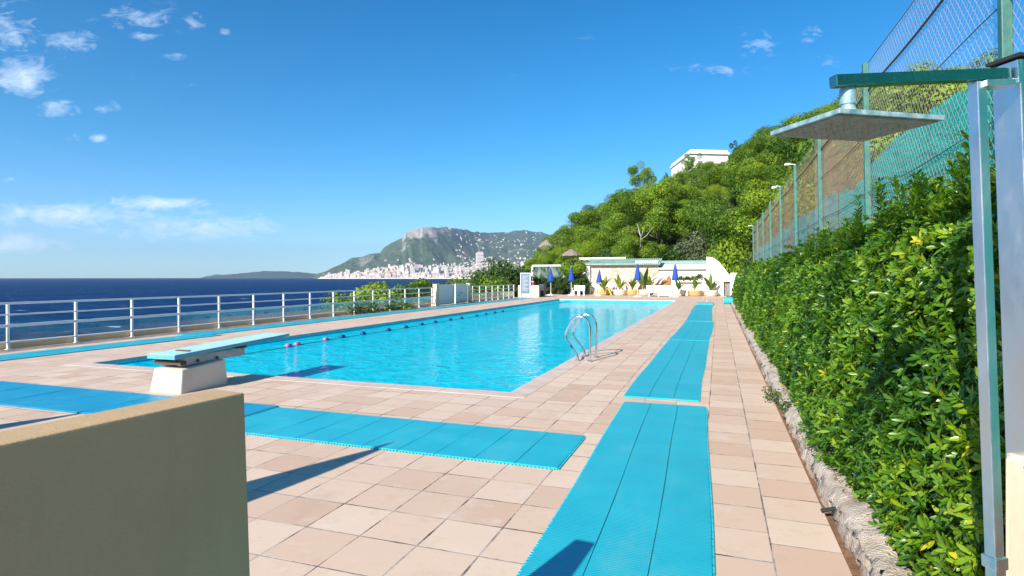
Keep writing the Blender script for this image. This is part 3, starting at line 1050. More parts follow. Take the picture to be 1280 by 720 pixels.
tall('pine', 801, 206, .97, 9.0, 'tall pine with a rounded crown standing alone on the skyline left of the white villa', 'pine tree', .62, 1)
tall('cypress', 919, 173, .93, 8.9, 'slim dark cypress rising beside the white villa', 'cypress', .9)
tall('cypress', 832.5, 214, .90, 8.9, 'small dark cypress at the low left corner of the villa', 'cypress', .6)
tall('thin_pine', 868, 188, .72, 9.9, 'sparse dark pine standing in front of the villa facade', 'pine tree', .5, 1)
tall('thin_pine', 772, 240, .98, 9.9, 'small pine leaning over the skyline below the lone tall pine', 'pine tree', .6, 1)
# pale dead trunks on the slope
for k, (px, py, d, hh, la) in enumerate(((800, 308, 66, 2.6, 'forked pale dead trunk in a gap below the pines'), (936, 306, 52, 2.2, 'pale leafless branch reaching towards the green fence'),
                                         (914, 268, 82, 2.4, 'bare pale pine trunk in the shade of the upper slope'))):
    base = D(px, py, d)
    mb = MB()
    rr = random.Random(k + 3)
    top_ = base + Vector((rr.uniform(-.6, .6), 0, hh))
    mb.tube([base + Vector((0, 0, -3)), base + Vector((.1, 0, hh * .4)), top_], [.06, .05, .02], 6)
    for q in range(4):
        s_ = base + Vector((.1, 0, hh * rr.uniform(.2, .6)))
        e_ = s_ + Vector((rr.uniform(-1.3, 1.3), rr.uniform(-.6, .6), rr.uniform(.4, 1.5)))
        mb.tube([s_, (s_ + e_) / 2 + Vector((0, 0, -.2)), e_], [.05, .04, .015], 5)
    tag(mb.build('dead_tree', M['bark_pale'], smooth=True), la, 'dead tree')
# pale rock outcrop at the left end of the hill
rk = MB()
p = D(690, 300, 150)
for k in range(9):
    q = p + Vector((random.uniform(-3, 3), random.uniform(-1, 3), random.uniform(-6, 1)))
    prof = [(.1, -2), (1.3, -1.4), (1.7, -.2), (1.2, 1.0), (.3, 1.6)]
    sd_ = random.random() * 9
    rk.lathe(prof, q, 9, lambda a, j: 1 + .28 * math.sin(a * 3 + sd_ + j) + .15 * math.sin(5 * a + j * 2))
tag(rk.build('rock_outcrop', M['rocky']), 'pale bare rock outcrop at the left end of the wooded hill', 'rock')

# shrubs beyond the railing
for k, (px, py, d, key, sc, la) in enumerate((
        (452, 372, 27, 'bush', .8, 'light green shrub beyond the rail, leftmost above the sea'), (474, 366, 30, 'bush', .95, 'yellow green shrub beyond the rail beside the leftmost one'),
        (497, 360, 33, 'bush', 1.1, 'rounded green shrub behind the glass of the long railing'), (516, 357, 35, 'round', .62, 'darker shrub rising above the middle rail'),
        (536, 357, 37, 'bush', 1.1, 'green shrub just left of the white gate'), (552, 359, 40, 'round', .6, 'small dark shrub behind the end post of the long railing'),
        (597, 350, 48, 'bush', 1.2, 'low shrub above the near end of the short railing'), (610, 337, 52, 'round', 1.15, 'dark rounded tree behind the near half of the short railing'),
        (634, 334, 54, 'round', 1.25, 'larger dark tree behind the far half of the short railing'), (645, 341, 62, 'round', 1.1, 'dark tree half hidden by the notice board'),
        (620, 352, 50, 'olive', .8, 'grey green shrub low between the two dark trees'), (655, 335, 75, 'pine', .7, 'bright pine behind the notice board'))):
    p = D(px, py, d)
    hgt = {'bush': 2.25, 'round': 4.7, 'olive': 4.7, 'pine': 8.6}[key] * sc
    plant(key, (p.x, p.y, p.z - hgt), k * 1.3, sc, la, 'shrub' if key == 'bush' else 'tree', None, k)

# ------------------------------------------------------------------ villa on the hill
c0 = D(863, 188, 135)
c1 = D(839, 207, 153)
c2 = D(910, 187, 136)
zt, zb = c0.z, 17.0
back = Vector((c1.x, c1.y, 0)) - Vector((c0.x, c0.y, 0))
side = Vector((c2.x, c2.y, 0)) - Vector((c0.x, c0.y, 0))
q0 = Vector((c0.x, c0.y, 0))
fp = [q0, q0 + side, q0 + side + back, q0 + back]
villa = thing('hilltop_villa', (q0.x, q0.y, zb), 'large white flat-roofed villa standing among pines on top of the hill', 'villa')
cen = sum(fp, Vector()) / 4


def off(pt, f):
    return cen + (pt - cen) * f


def prism(fpts, z0, z1):
    return MB().hexa([Vector((p.x, p.y, z0)) for p in fpts], [Vector((p.x, p.y, z1)) for p in fpts])


prism(fp, zb, zt - .8).build('wall', M['white_plaster'], villa)
prism([off(p, 1.05) for p in fp], zt - .8, zt - .35).build('cornice', M['white_plaster'], villa)
prism([off(p, 1.0) for p in fp], zt - .35, zt + .25).build('parapet', M['white_plaster'], villa)
u_s, u_b = side.normalized(), back.normalized()
for k in range(3):
    a = q0 + side * (.2 + .3 * k) - u_b * .03
    MB().hexa([a + Vector((0, 0, zt - 4.2)), a + u_s * 1.1 + Vector((0, 0, zt - 4.2)), a + u_s * 1.1 + u_b * .2 + Vector((0, 0, zt - 4.2)), a + u_b * .2 + Vector((0, 0, zt - 4.2))],
              [a + Vector((0, 0, zt - 2.4)), a + u_s * 1.1 + Vector((0, 0, zt - 2.4)), a + u_s * 1.1 + u_b * .2 + Vector((0, 0, zt - 2.4)), a + u_b * .2 + Vector((0, 0, zt - 2.4))]).build('window', M['roof_dark'], villa)
for k in range(4):
    a = q0 + back * (.15 + .22 * k) - u_s * .03
    z0_ = zt - 3.2
    MB().hexa([a + Vector((0, 0, z0_)), a + u_s * .2 + Vector((0, 0, z0_)), a + u_s * .2 + u_b * .7 + Vector((0, 0, z0_)), a + u_b * .7 + Vector((0, 0, z0_))],
              [a + Vector((0, 0, z0_ + .7)), a + u_s * .2 + Vector((0, 0, z0_ + .7)), a + u_s * .2 + u_b * .7 + Vector((0, 0, z0_ + .7)), a + u_b * .7 + Vector((0, 0, z0_ + .7))]).build('window', M['roof_dark'], villa)
wing = [q0 + side, q0 + side * 1.14, q0 + side * 1.14 + back * .6, q0 + side + back * .6]
prism(wing, zb, zt - 1.6).build('side_wing', M['white_plaster'], villa)
prism([off(p, 1.02) for p in wing], zt - 1.6, zt - 1.2).build('wing_cornice', M['white_plaster'], villa)
tp = MB().hexa([fp[3] - u_s * 3 - u_b * 6 + Vector((0, 0, 14)), fp[3] - u_b * 6 + Vector((0, 0, 14)), fp[3] + Vector((0, 0, 14)), fp[3] - u_s * 3 + Vector((0, 0, 14))],
               [fp[3] - u_s * 3 - u_b * 6 + Vector((0, 0, zt - 6)), fp[3] - u_b * 6 + Vector((0, 0, zt - 6)), fp[3] + Vector((0, 0, zt - 6)), fp[3] - u_s * 3 + Vector((0, 0, zt - 6))])
tp.build('terrace', M['white_plaster'], villa)

# ------------------------------------------------------------------ the terrace at the far end
YW = 53.8
pav = thing('stone_pavilion', PY(779, 369.5, YW) * 1.0, 'low pavilion of pale rubble stone with a green tiled eave behind the potted plants', 'pavilion')


def X_at(px, Y):
    return PY(px, 350, Y).x


def Z_at(px, py, Y):
    return PY(px, py, Y).z


x0, x1 = X_at(735.5, YW), X_at(823, YW)
zt = Z_at(780, 330.5, YW)
MB().box(x0, x1, YW, YW + 5, -.3, zt).build('wall', M['stone'], pav)
eave = MB()
n_t = 40
for k in range(n_t):      # half round tile ends
    xx_ = x0 - .3 + (x1 - x0 + .5) * (k + .5) / n_t
    eave.tube([(xx_, YW - .45, zt + .02), (xx_, YW + 1.8, zt + .52)], .085, 6)
eave.build('tile_roof', M['copper_green'], pav)
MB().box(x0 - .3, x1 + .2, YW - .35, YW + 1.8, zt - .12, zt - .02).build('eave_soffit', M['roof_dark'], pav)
MB().box(x0 - .22, x0 + .2, YW - .32, YW - .003, -.3, zt - .13).build('corner_pillar', M['white_plaster'], pav, bevel=.02)
xa, xb = X_at(795, YW), X_at(823, YW)
MB().box(xa, xb, YW - .5, YW - .36, zt + .1, zt + .3).build('fascia', M['white_paint'], pav)
# white flat building behind
bk = thing('flat_roof_block', PY(753, 330, YW + 9), 'plain white flat-roofed block showing above the pavilion roof', 'building')
xa, xb = X_at(725.5, YW + 8), X_at(781, YW + 8)
za = Z_at(750, 321.8, YW + 8)
MB().box(xa, xb, YW + 8, YW + 13, -.4, za - .35).build('wall', M['white_plaster'], bk)
MB().box(xa - .12, xb + .12, YW + 7.85, YW + 13.1, za - .35, za).build('roof_slab', M['white_plaster'], bk)
# long white wall with striped roof
lw = thing('white_annexe', PY(853, 369, YW - .2), 'white rendered annexe with a pale green ribbed roof right of the stone pavilion', 'building')
xa, xb = X_at(823.4, YW - .1), X_at(884, YW - .1)
zw = Z_at(850, 337, YW)
MB().box(xa, xb, YW - .1, YW + 4, -.3, zw).build('wall', M['white_plaster'], lw)
z2 = Z_at(850, 327, YW + 4)
for k in range(4):
    f0, f1 = k / 4, (k + .72) / 4
    ya, yb = YW - .3 + 4.2 * f0, YW - .3 + 4.2 * f1
    z_a, z_b = zw + .02 + (z2 - zw) * f0, zw + .02 + (z2 - zw) * (f1 + .03)
    MB().hexa([(xa - .1, ya, z_a), (xb, ya, z_a), (xb, yb, z_b), (xa - .1, yb, z_b)], [(xa - .1, ya, z_a + .1), (xb, ya, z_a + .1), (xb, yb, z_b + .1), (xa - .1, yb, z_b + .1)]).build(
        'roof_band', M['copper_green'] if k > 1 else M['white_paint'], lw)
MB().hexa([(xa, YW - .2, zw - .1), (xb, YW - .2, zw - .1), (xb, YW + 4, z2 - .35), (xa, YW + 4, z2 - .35)],
          [(xa, YW - .2, zw), (xb, YW - .2, zw), (xb, YW + 4, z2 - .25), (xa, YW + 4, z2 - .25)]).build('roof_deck', M['roof_dark'], lw)
# brown shape on the white wall, hanging planter
mb = MB()
pts = [(826, 357), (838, 357), (838.2, 347), (836.5, 344.2), (834.5, 345.5), (833, 349), (829, 349), (826.5, 352)]
fr_ = [PY(a, b, YW - .25) for a, b in pts]
mb.hexa(fr_, [p + Vector((0, .12, 0)) for p in fr_])
tag(mb.build('brown_panel', M['brown_board']), 'rounded brown panel leaning on the white annexe wall behind the white table', 'panel')
hp = thing('wall_planter', PY(862, 350, YW - .3), 'narrow wall planter of trailing green plants on the white annexe', 'planter')
xa, xb = X_at(849, YW - .3), X_at(876, YW - .3)
zp = Z_at(860, 351, YW - .3)
MB().box(xa, xb, YW - .42, YW - .11, zp - .12, zp + .06).build('trough', M['pot_white'], hp)
V, Fq, tn = leafcards([(xa + (xb - xa) * k / 13, YW - .28, zp + .16 + .12 * math.sin(k * 1.7) + (.2 if k > 10 else 0)) for k in range(14)], [.2] * 14, 60, .07, 3)
link('plants', npmesh('plants', V, Fq, tn), M['dark_leaf'], hp)
# the tall white wall with a swept top
cw = thing('swept_white_wall', PY(895, 371, 52.6), 'tall white wall whose top sweeps down beside the hedge', 'wall')
yq = 52.6
prof = [(883, 321), (890, 321.5), (896, 325), (901, 330), (906, 336), (909.5, 341), (912.5, 344), (912.5, 352), (904.5, 352), (904.5, 371.8), (883, 371.8)]
fr_ = [PY(a, b, yq) for a, b in prof]
for p in fr_:
    if p.z < .1:
        p.z = -.3
mb = MB()
mb.hexa(fr_[::-1], [p + Vector((0, .5, 0)) for p in fr_[::-1]])
mb.build('wall', M['white_plaster'], cw)
MB().box(X_at(912.7, yq), X_at(925, yq), yq + .02, yq + .4, -.3, Z_at(915, 341, yq)).build('gate_pier', M['white_plaster'], cw)
MB().tube([(X_at(902, yq), yq - .12, -.1), (X_at(902, yq), yq - .12, Z_at(900, 338, yq))], .06, 8).build('drain_pipe', M['white_paint'], cw)
gx0, gx1 = X_at(905.2, yq + .3), X_at(912.2, yq + .3)
mb = MB()
for k in range(6):
    xx_ = gx0 + (gx1 - gx0) * k / 5
    mb.box(xx_ - .02, xx_ + .02, yq + .3, yq + .34, .02, 1.3)
mb.box(gx0, gx1, yq + .3, yq + .34, .1, .15).box(gx0, gx1, yq + .3, yq + .34, 1.25, 1.3)
tag(mb.build('bar_gate', M['grey_steel']), 'small grey barred gate in the opening beside the swept white wall', 'gate')
plant('bush', PY(916, 338, 57) + Vector((0, 0, -2.4)), .4, (1.3, 1.2, 2.1), 'rounded bright green shrub behind the swept white wall', 'shrub', None, 0)
plant('round', PY(936, 345, 44) + Vector((.4, 0, -1.6)), 1.4, (.5, .5, .62), 'leafy green shrub at the far end of the hedge', 'shrub', None, 2)
# thatched parasol on the slope
tpz = D(714, 318, 80)
th = thing('thatched_parasol', tpz - Vector((0, 0, 3)), 'grey thatched parasol on the slope above the round clipped tree', 'parasol')
MB().lathe([(1.3, -.25), (1.33, -.15), (.85, .3), (.33, .6), (.08, .75)], tpz, 18, lambda a, j: 1 + .05 * math.sin(7 * a + j)).build('thatch', M['thatch'], th)
MB().tube([tpz + Vector((0, 0, -3.4)), tpz + Vector((0, 0, .5))], .07, 8).build('pole', M['bark'], th)

# windbreak frame with glass, low hedge, round clipped tree
YL = 53.0
wf = thing('windbreak', PY(685, 369, YL + .6), 'white framed glass windbreak behind the low hedge', 'windbreak')
xa, xb = X_at(665.5, YL + .6), X_at(727, YL + .6)
zt = Z_at(690, 333, YL + .6)
for xx_ in (xa, X_at(706, YL + .6), xb):
    MB().box(xx_ - .09, xx_ + .09, YL + .5, YL + .68, -.2, zt).build('post', M['white_paint'], wf)
MB().box(xa, xb, YL + .49, YL + .69, zt + .003, zt + .16).build('top_rail', M['white_paint'], wf)
MB().box(xa + .1, xb - .1, YL + .58, YL + .60, .9, zt - .01).build('pane', M['glass_wind'], wf)
xa, xb = X_at(668, YL), X_at(735, YL)
cs, rs = [], []
rr = np.random.default_rng(4)
for k in range(130):
    cs.append((xa + (xb - xa) * rr.random(), YL - .25 + .5 * rr.random(), .15 + 1.25 * rr.random()))
    rs.append(rr.uniform(.22, .36))
V, Fq, tn = leafcards(cs, rs, 170, .075, 9)
lh = thing('low_hedge', ((xa + xb) / 2, YL, 0), 'low clipped hedge under the glass windbreak', 'hedge')
link('leaves', npmesh('leaves', V, Fq, tn), M['dark_leaf'], lh)
MB().box(xa + .1, xb - .1, YL - .06, YL + .2, -.05, 1.1).build('shade_core', M['core'], lh)  # solid dark core, inner shade of the hedge as colour
tpc = PY(716.5, 336, YL + .2)
tt_ = thing('clipped_tree', (tpc.x, tpc.y, 0), 'ball-shaped clipped green tree between two blue parasols', 'tree')
V, Fq, tn = leafcards([tpc + Vector((0, 0, .02))] + [tpc + Vector((rr.normal() * .45, rr.normal() * .45, rr.normal() * .3)) for _ in range(14)], [1.12] + [.62] * 14, 900, .07, 5, .1, .92, .86)
link('crown', npmesh('crown', V, Fq, tn), M['pine'], tt_)
MB().lathe([(.3, -.8), (.85, -.45), (.95, 0), (.85, .45), (.3, .8)], tpc, 14).build('shade_core', M['core'], tt_, smooth=True)  # dark solid added inside the ball, its shade put into the colour
MB().tube([(tpc.x, tpc.y, -.1), (tpc.x, tpc.y, tpc.z)], .08, 8).build('trunk', M['bark'], tt_)
ub = PY(728, 351, YL + .9)
o = MB().add([ub + Vector((-1.1, 0, -.1)), ub + Vector((1.0, 0, -.1)), ub + Vector((.3, 0, .75)), ub + Vector((.95, .5, .0)), ub + Vector((-1.0, .5, 0)), ub + Vector((.3, .5, .7))],
             [(0, 1, 2), (4, 5, 3), (0, 2, 5, 4), (1, 3, 5, 2), (0, 4, 3, 1)]).build('white_awning', M['white_plaster'])
tag(o, 'small white sloping awning between the clipped tree and the pavilion', 'awning')


# closed parasols
def make_parasol():
    root = bpy.data.objects.new('closed_parasol', None)
    root.empty_display_size = .2
    COL.objects.link(root)
    MB().lathe([(.30, 0), (.32, .03), (.30, .07), (.06, .09), (.05, .22)], n=16).build('base', M['white_plastic'], root)
    MB().tube([(0, 0, .08), (0, 0, 2.42)], .022, 8).build('pole', M['white_paint'], root)
    fold = lambda a, j: 1 + (.16 if j < 5 else .05) * math.cos(8 * a + j * .3)
    MB().lathe([(.205, 1.22), (.235, 1.27), (.215, 1.45), (.17, 1.75), (.115, 2.05), (.075, 2.25), (.04, 2.38), (.02, 2.46)], n=32, wob=fold).build('canopy', M['blue_cloth'], root, smooth=True)
    MB().lathe([(.016, 2.44), (.022, 2.47), (.006, 2.52)], n=8).build('finial', M['white_plastic'], root)
    return root


par = make_parasol()
used = False
PARS = [(688.5, 369, 334, 'closed blue parasol in front of the windbreak, nearest the notice board'), (714, 369, 333, 'closed blue parasol beside the pair of white chairs'),
        (748.5, 370, 335.5, 'closed blue parasol at the left end of the stone pavilion, leaning a little'), (797, 371, 328.5, 'closed blue parasol left of the white table'),
        (844, 371.2, 328.5, 'closed blue parasol right of the white table before the annexe')]
for px, py, pt, la in PARS:
    p = G(px, py)
    sc = (EYE + (HZ - pt) / FPX * p.dot(F2)) / 2.52
    o = par if not used else dup(par, p)
    used = True
    o.location = p
    o.scale = (sc, sc, sc)
    o.rotation_euler = (0, .03 if px == 748.5 else 0, px)
    tag(o, la, 'parasol', 'closed blue parasols')
for (tx, ty), la in (((495, 554), 'closed blue parasol standing left of the cream parapet, its shadow crossing the tiles'), ((118, 514), 'closed blue parasol farthest left, its shadow ending at the blue mat')):
    tip = G(tx, ty)
    L = 2.52 / math.tan(math.radians(SUN_EL))
    o = dup(par, (tip.x - L * math.sin(a_), tip.y - L * math.cos(a_), 0), tx, 1.0, la)


# potted banana plants
def banana_mesh(seed):
    r = random.Random(seed)
    V, Fq, tn = [], [], []
    for k in range(9):
        az = k * 2.4 + r.uniform(-.4, .4)
        ln = r.uniform(.9, 1.6)
        lean = r.uniform(.15, .75)
        wd = r.uniform(.11, .18)
        base = len(V)
        tv = r.random()
        for j in range(7):
            s = j / 6
            out_ = ln * (lean * s + .35 * lean * s * s)
            up_ = ln * (s * (1.15 - lean * .3) - .55 * lean * s * s)
            ww = wd * (math.sin(math.pi * min(1, max(0, (s - .15) / .85)) ** .8) + (.08 if s < .3 else .02))
            cx, cy = math.cos(az) * out_, math.sin(az) * out_
            V += [(cx - math.sin(az) * ww, cy + math.cos(az) * ww, up_ + ww * .35), (cx, cy, up_), (cx + math.sin(az) * ww, cy - math.cos(az) * ww, up_ + ww * .35)]
        for j in range(6):
            b = base + 3 * j
            Fq += [(b, b + 1, b + 4, b + 3), (b + 1, b + 2, b + 5, b + 4)]
            tn += [min(1, max(0, tv + r.uniform(-.15, .15)))] * 2
    return npmesh('leaves', V, Fq, tn)


POTS = [(755, 369, 1.0, 'yellow', 'potted banana plant beside the yellow hose, leftmost along the stone wall'), (774.5, 369.2, .95, 'yellow', 'potted banana plant second from the left along the stone wall'),
        (790.5, 369.2, 1.05, 'yellow', 'potted banana plant just left of the fourth parasol'), (804.5, 369.2, 1.5, 'yellow', 'largest potted banana plant, half behind the white table'),
        (820, 368.6, 1.35, 'pale', 'tall potted banana plant behind the middle of the white table'), (848.5, 370, .85, 'pale', 'potted plant at the foot of the rightmost parasol'),
        (868.5, 370.2, .85, 'pale', 'potted banana plant below the wall planter'), (888.5, 370.3, 1.1, 'pale', 'potted banana plant against the swept white wall')]
for k, (px, py, sc, kind, la) in enumerate(POTS):
    p = G(px, py)
    pt = thing('potted_plant', p, la, 'potted plant', 'potted banana plants along the far wall')
    MB().lathe([(.42, 0), (.56, .12), (.60, .42), (.64, .46), (.60, .5), (.5, .47)], p, 18).build('pot', M['terracotta'] if k % 2 == 0 else M['pot_white'], pt, smooth=True)
    lf = link('leaves', banana_mesh(k + 2), M['banana'], pt)
    lf.location = p + Vector((0, 0, .46))
    lf.scale = (sc,) * 3
mb = MB()
p = G(759.5, 369.5)
mb.tube([p + Vector((-.35 + .08 * k, 0, .25 + .45 * math.sin(k * .42))) for k in range(10)], .07, 8)
tag(mb.build('yellow_hose', plain('yellow_plastic', (.75, .50, .03), .5, var=.1), smooth=True), 'thick yellow hose arched over the edge of a pot', 'hose')

# white table, white chairs
p0, p1 = G(807.5, 371), G(840, 371)
tb = thing('white_table', (p0 + p1) / 2, 'long white table with deep sides in front of the annexe', 'table')
yb = p0.y
zt = Z_at(820, 357, yb)
MB().box(p0.x, p1.x, yb, yb + .8, zt - .05, zt).build('table_top', M['white_plastic'], tb, bevel=.01)
MB().box(p0.x + .03, p1.x - .03, yb + .02, yb + .06, zt - .56, zt - .052).build('front_panel', M['white_plastic'], tb)
for fx in (.1, .5, .93):
    for yy_ in (yb + .06, yb + .7):
        xx_ = p0.x + (p1.x - p0.x) * fx
        MB().box(xx_ - .04, xx_ + .04, yy_, yy_ + .07, 0, zt - .051).build('leg', M['white_plastic'], tb)


def make_chair(loc, la):
    t_ = thing('plastic_chair', loc, la, 'chair', 'white plastic chairs')
    L_ = Matrix.Translation(loc)
    MB().box(-.24, .24, -.25, .22, .40, .44, L_).build('seat', M['white_plastic'], t_, bevel=.01)
    MB().hexa([L_ @ Vector(v) for v in ((-.24, .19, .442), (.24, .19, .442), (.24, .23, .442), (-.24, .23, .442))],
              [L_ @ Vector(v) for v in ((-.22, .30, .88), (.22, .30, .88), (.22, .34, .88), (-.22, .34, .88))]).build('backrest', M['white_plastic'], t_, bevel=.01)
    for sx in (-1, 1):
        for yy_ in (-.23, .19):
            MB().box(sx * .21 - .025, sx * .21 + .025, yy_ - .025, yy_ + .025, 0, .399, L_).build('leg', M['white_plastic'], t_)
        MB().bar(L_ @ Vector((sx * .27, -.24, .64)), L_ @ Vector((sx * .27, .26, .66)), .05, .035).bar(L_ @ Vector((sx * .27, -.22, .2)), L_ @ Vector((sx * .27, -.22, .63)), .035, .04).build('armrest', M['white_plastic'], t_)
    return t_


make_chair(G(720, 369.2), 'white plastic chair of the pair, left one next to a parasol')
make_chair(G(727, 369.4), 'white plastic chair of the pair, right one near the pavilion')

# notice board, red cabinet, dark bin
nb = thing('notice_board', G(656.5, 371.5), 'tall blue grey notice board with rows of small print at the end of the railing', 'notice board')
yb = G(656.5, 371.5).y
xa, xb = X_at(651.2, yb), X_at(662.4, yb)
z0_, z1_ = Z_at(656, 366, yb), Z_at(656, 342, yb)
MB().box(xa, xb, yb, yb + .06, z0_, z1_).build('panel', M['notice'], nb)
mb = MB()
for k in range(11):
    zz_ = z1_ - .18 - k * (z1_ - z0_ - .3) / 11
    mb.box(xa + .12, xb - .12 - .25 * ((k * 7) % 3) / 2, yb - .006, yb - .001, zz_ - .03, zz_)
mb.build('print_lines', plain('pale_print', (.62, .60, .58), .6, var=.2, scale=20), nb)
MB().box(xa - .05, xb + .05, yb - .02, yb + .08, z1_ + .003, z1_ + .06).box(xa - .05, xa - .003, yb - .02, yb + .08, 0, z1_).box(xb + .003, xb + .05, yb - .02, yb + .08, 0, z1_).build('frame', M['white_paint'], nb)
p = G(657, 371.8)
tag(MB().box(p.x - .85, p.x + .9, yb + .1, yb + .5, -.1, .95).build('cream_pier', M['pale_cream'], bevel=.02), 'low cream wall end standing behind the notice board', 'wall')
rc = G(664.5, 371.5)
rd = thing('hose_cabinet', rc, 'red fire hose cabinet beside the notice board', 'cabinet')
MB().box(rc.x - .17, rc.x + .17, rc.y, rc.y + .25, .25, 1.2).build('cabinet', M['red'], rd, bevel=.02)
MB().lathe([(.12, 0), (.15, .02), (.15, .06), (.12, .08)], rc + Vector((.02, .1, 1.2)), 12).build('reel', M['white_plastic'], rd)
bn = G(673, 371)
bi = thing('waste_bin', bn, 'dark wheeled waste bin in the corner by the low hedge', 'bin')
MB().hexa([bn + Vector(v) for v in ((-.5, 0, .05), (.42, 0, .05), (.42, .6, .05), (-.5, .6, .05))], [bn + Vector(v) for v in ((-.6, -.06, .95), (.5, -.06, .95), (.5, .7, .95), (-.6, .7, .95))]).build('body', M['dark_bin'], bi, bevel=.03)
MB().box(-.63, .53, -.09, .73, .953, 1.03, Matrix.Translation(bn)).build('lid', M['dark_bin'], bi, bevel=.03)

# ------------------------------------------------------------------ railings along the sea
RX = -14.85
KX = -15.0


def railing(y0, y1, n, la, name='sea_railing'):
    r = thing(name, (RX, y0, 0), la, 'railing')
    MB().box(RX - .30, RX - .07, y0 - .3, y1 + .1, -.25, .155).build('kerb', M['kerb_cream'], r, bevel=.015)
    dy_ = (y1 - y0) / (n - 1)
    for k in range(n):
        y = y0 + k * dy_
        MB().bar((RX, y, -.02), (RX - .012, y, 1.0), .045, .05, (0, 1, 0)).box(RX - .06, RX + .06, y - .06, y + .06, -.005, .012).build('post', M['white_paint'], r)
    for zz_, hh, nm in ((1.02, .05, 'top_rail'), (.77, .036, 'upper_rail'), (.525, .07, 'middle_rail'), (.155, .028, 'bottom_rail')):
        MB().box(RX + .028, RX + .075, y0 - .15, y1 + .1, zz_ - hh / 2, zz_ + hh / 2).build(nm, M['white_paint'], r, bevel=.008)
    for k in range(n - 1):
        y = y0 + k * dy_
        MB().box(RX - .004, RX + .004, y + .07, y + dy_ - .05, .175, .485).build('glass_pane', M['glass'], r)
    return r


railing(2.7, 28.9, 19, 'long white steel railing with low glass panes along the sea side of the pool')
railing(34.6, 42.6, 8, 'short white railing beyond the white gate, ending at the notice board')
gt = thing('white_gate', (RX, 31.5, 0), 'pair of weathered white panel gates between the two railings', 'gate')
for ya, yb_ in ((29.75, 31.55), (31.95, 33.6)):
    MB().box(RX - .02, RX + .03, ya, yb_, .06, 1.12).build('gate_leaf', plaster('gate_panel', (.84, .83, .78), var=.08), gt)
    MB().box(RX - .03, RX + .05, ya - .06, ya - .003, .03, 1.2).box(RX - .03, RX + .05, yb_ + .003, yb_ + .06, .03, 1.2).box(RX - .03, RX + .05, ya, yb_, 1.123, 1.18).build('gate_frame', M['white_paint'], gt)
for y in (29.4, 33.95):
    MB().box(RX - .14, RX + .12, y - .16, y + .16, -.1, 1.22).build('pier', M['pale_cream'], gt, bevel=.02)
MB().bar((RX + .3, 28.6, .12), (RX + .12, 29.1, .5), .05, .05).build('brace', M['white_paint'], gt)


# ------------------------------------------------------------------ duckboard mats
def bend(y, ln, c):
    s_ = c[0] * 3.1 + c[1]
    return (.018 * math.sin(y * .55 + s_) + .006 * math.sin(y * 1.7 + s_ * 2)) * min(1, ln / 4) + (.14 * (y / ln) ** 3 if c[1] > 20 else 0)


def pool_mat(corner, rz, wd, ln, strips, mat, la, fold=0.0, z=.004, th=.013):
    """ribbed matting: strips side by side, little teeth along the rims; corner = near left"""
    o_mb = MB()
    sw = wd / strips
    for k in range(strips):
        nseg = max(2, int(ln / .3))
        vs, fs = [], []
        for i in range(nseg + 1):
            y_ = ln * i / nseg
            lift = .004 * max(0, math.sin(y_ * 1.9 + k * 2.1 + wd) * math.sin(y_ * .7 + k)) if 0 < i < nseg else .002
            for xx_, zz_ in ((k * sw + .0028, 0), ((k + 1) * sw - .0028, 0), ((k + 1) * sw - .0028, th), (k * sw + .0028, th)):
                vs.append((xx_, y_, zz_ + lift))
        for i in range(nseg):
            for q in range(4):
                fs.append((4 * i + q, 4 * i + (q + 1) % 4, 4 * i + 4 + (q + 1) % 4, 4 * i + 4 + q))
        fs += [(3, 2, 1, 0), tuple(4 * nseg + q for q in range(4))]
        o_mb.add(vs, fs)
    step = .034
    for k in range(int(wd / step)):
        x_ = (k + .5) * step
        o_mb.box(x_ - .009, x_ + .009, -.014, -.0005, .001, th - .002)
        o_mb.box(x_ - .009, x_ + .009, ln + .0005, ln + .012, .001, th - .002)
    for k in range(int(ln / step)):
        y_ = (k + .5) * step
        if ln < 12:
            o_mb.box(-.012, -.0005 + .003, y_ - .009, y_ + .009, .001, th - .003)
            o_mb.box(wd - .003 + .0005, wd + .012, y_ - .009, y_ + .009, .001, th - .003)
    if fold:
        for k in range(strips):
            o_mb.box(k * sw + .0025, (k + 1) * sw - .0025, ln - fold, ln - .01, th + .004, th + .06)
    o_mb.v = [(x_ + bend(y_, ln, corner), y_, z_) for x_, y_, z_ in o_mb.v]
    o = o_mb.build('pool_mat', mat)
    o.location = (corner[0], corner[1], z)
    o.rotation_euler = (0, 0, rz)
    return tag(o, la, 'mat', 'ribbed mats on the pool deck')


pool_mat((-.90, .55), math.radians(2.0), .98, 6.95, 3, M['mat'], 'turquoise ribbed mat in the foreground right of the tiles, nearest the camera')
pool_mat((-1.17, 7.86), math.radians(.2), .955, 7.40, 3, M['mat'], 'turquoise mat beside the pool ladder, second up the right hand walkway')
pool_mat((-1.16, 15.35), math.radians(-.5), .95, 6.6, 3, M['mat'], 'turquoise mat on the right hand walkway beyond the ladder')
pool_mat((-1.12, 22.1), math.radians(.7), .92, 15.0, 3, M['mat'], 'farthest turquoise mat of the right hand walkway, its end folded over', fold=1.6)
pool_mat((-5.05, 4.72), math.radians(-.3), 3.79, 1.05, 10, M['mat'], 'turquoise mat laid crosswise between the parapet and the foreground mat')
pool_mat((-12.9, 4.76), math.radians(.2), 7.8, 1.05, 20, M['mat_blue'], 'deeper blue mat laid crosswise left of the diving board')
pool_mat((-13.75, -2.0), 0, .9, 14.5, 3, M['mat'], 'turquoise mat beside the long railing, nearer one')
pool_mat((-14.15, 12.2), math.radians(.1), .88, 30.5, 3, M['mat'], 'long turquoise mat beside the railing, reaching the far end of the pool')
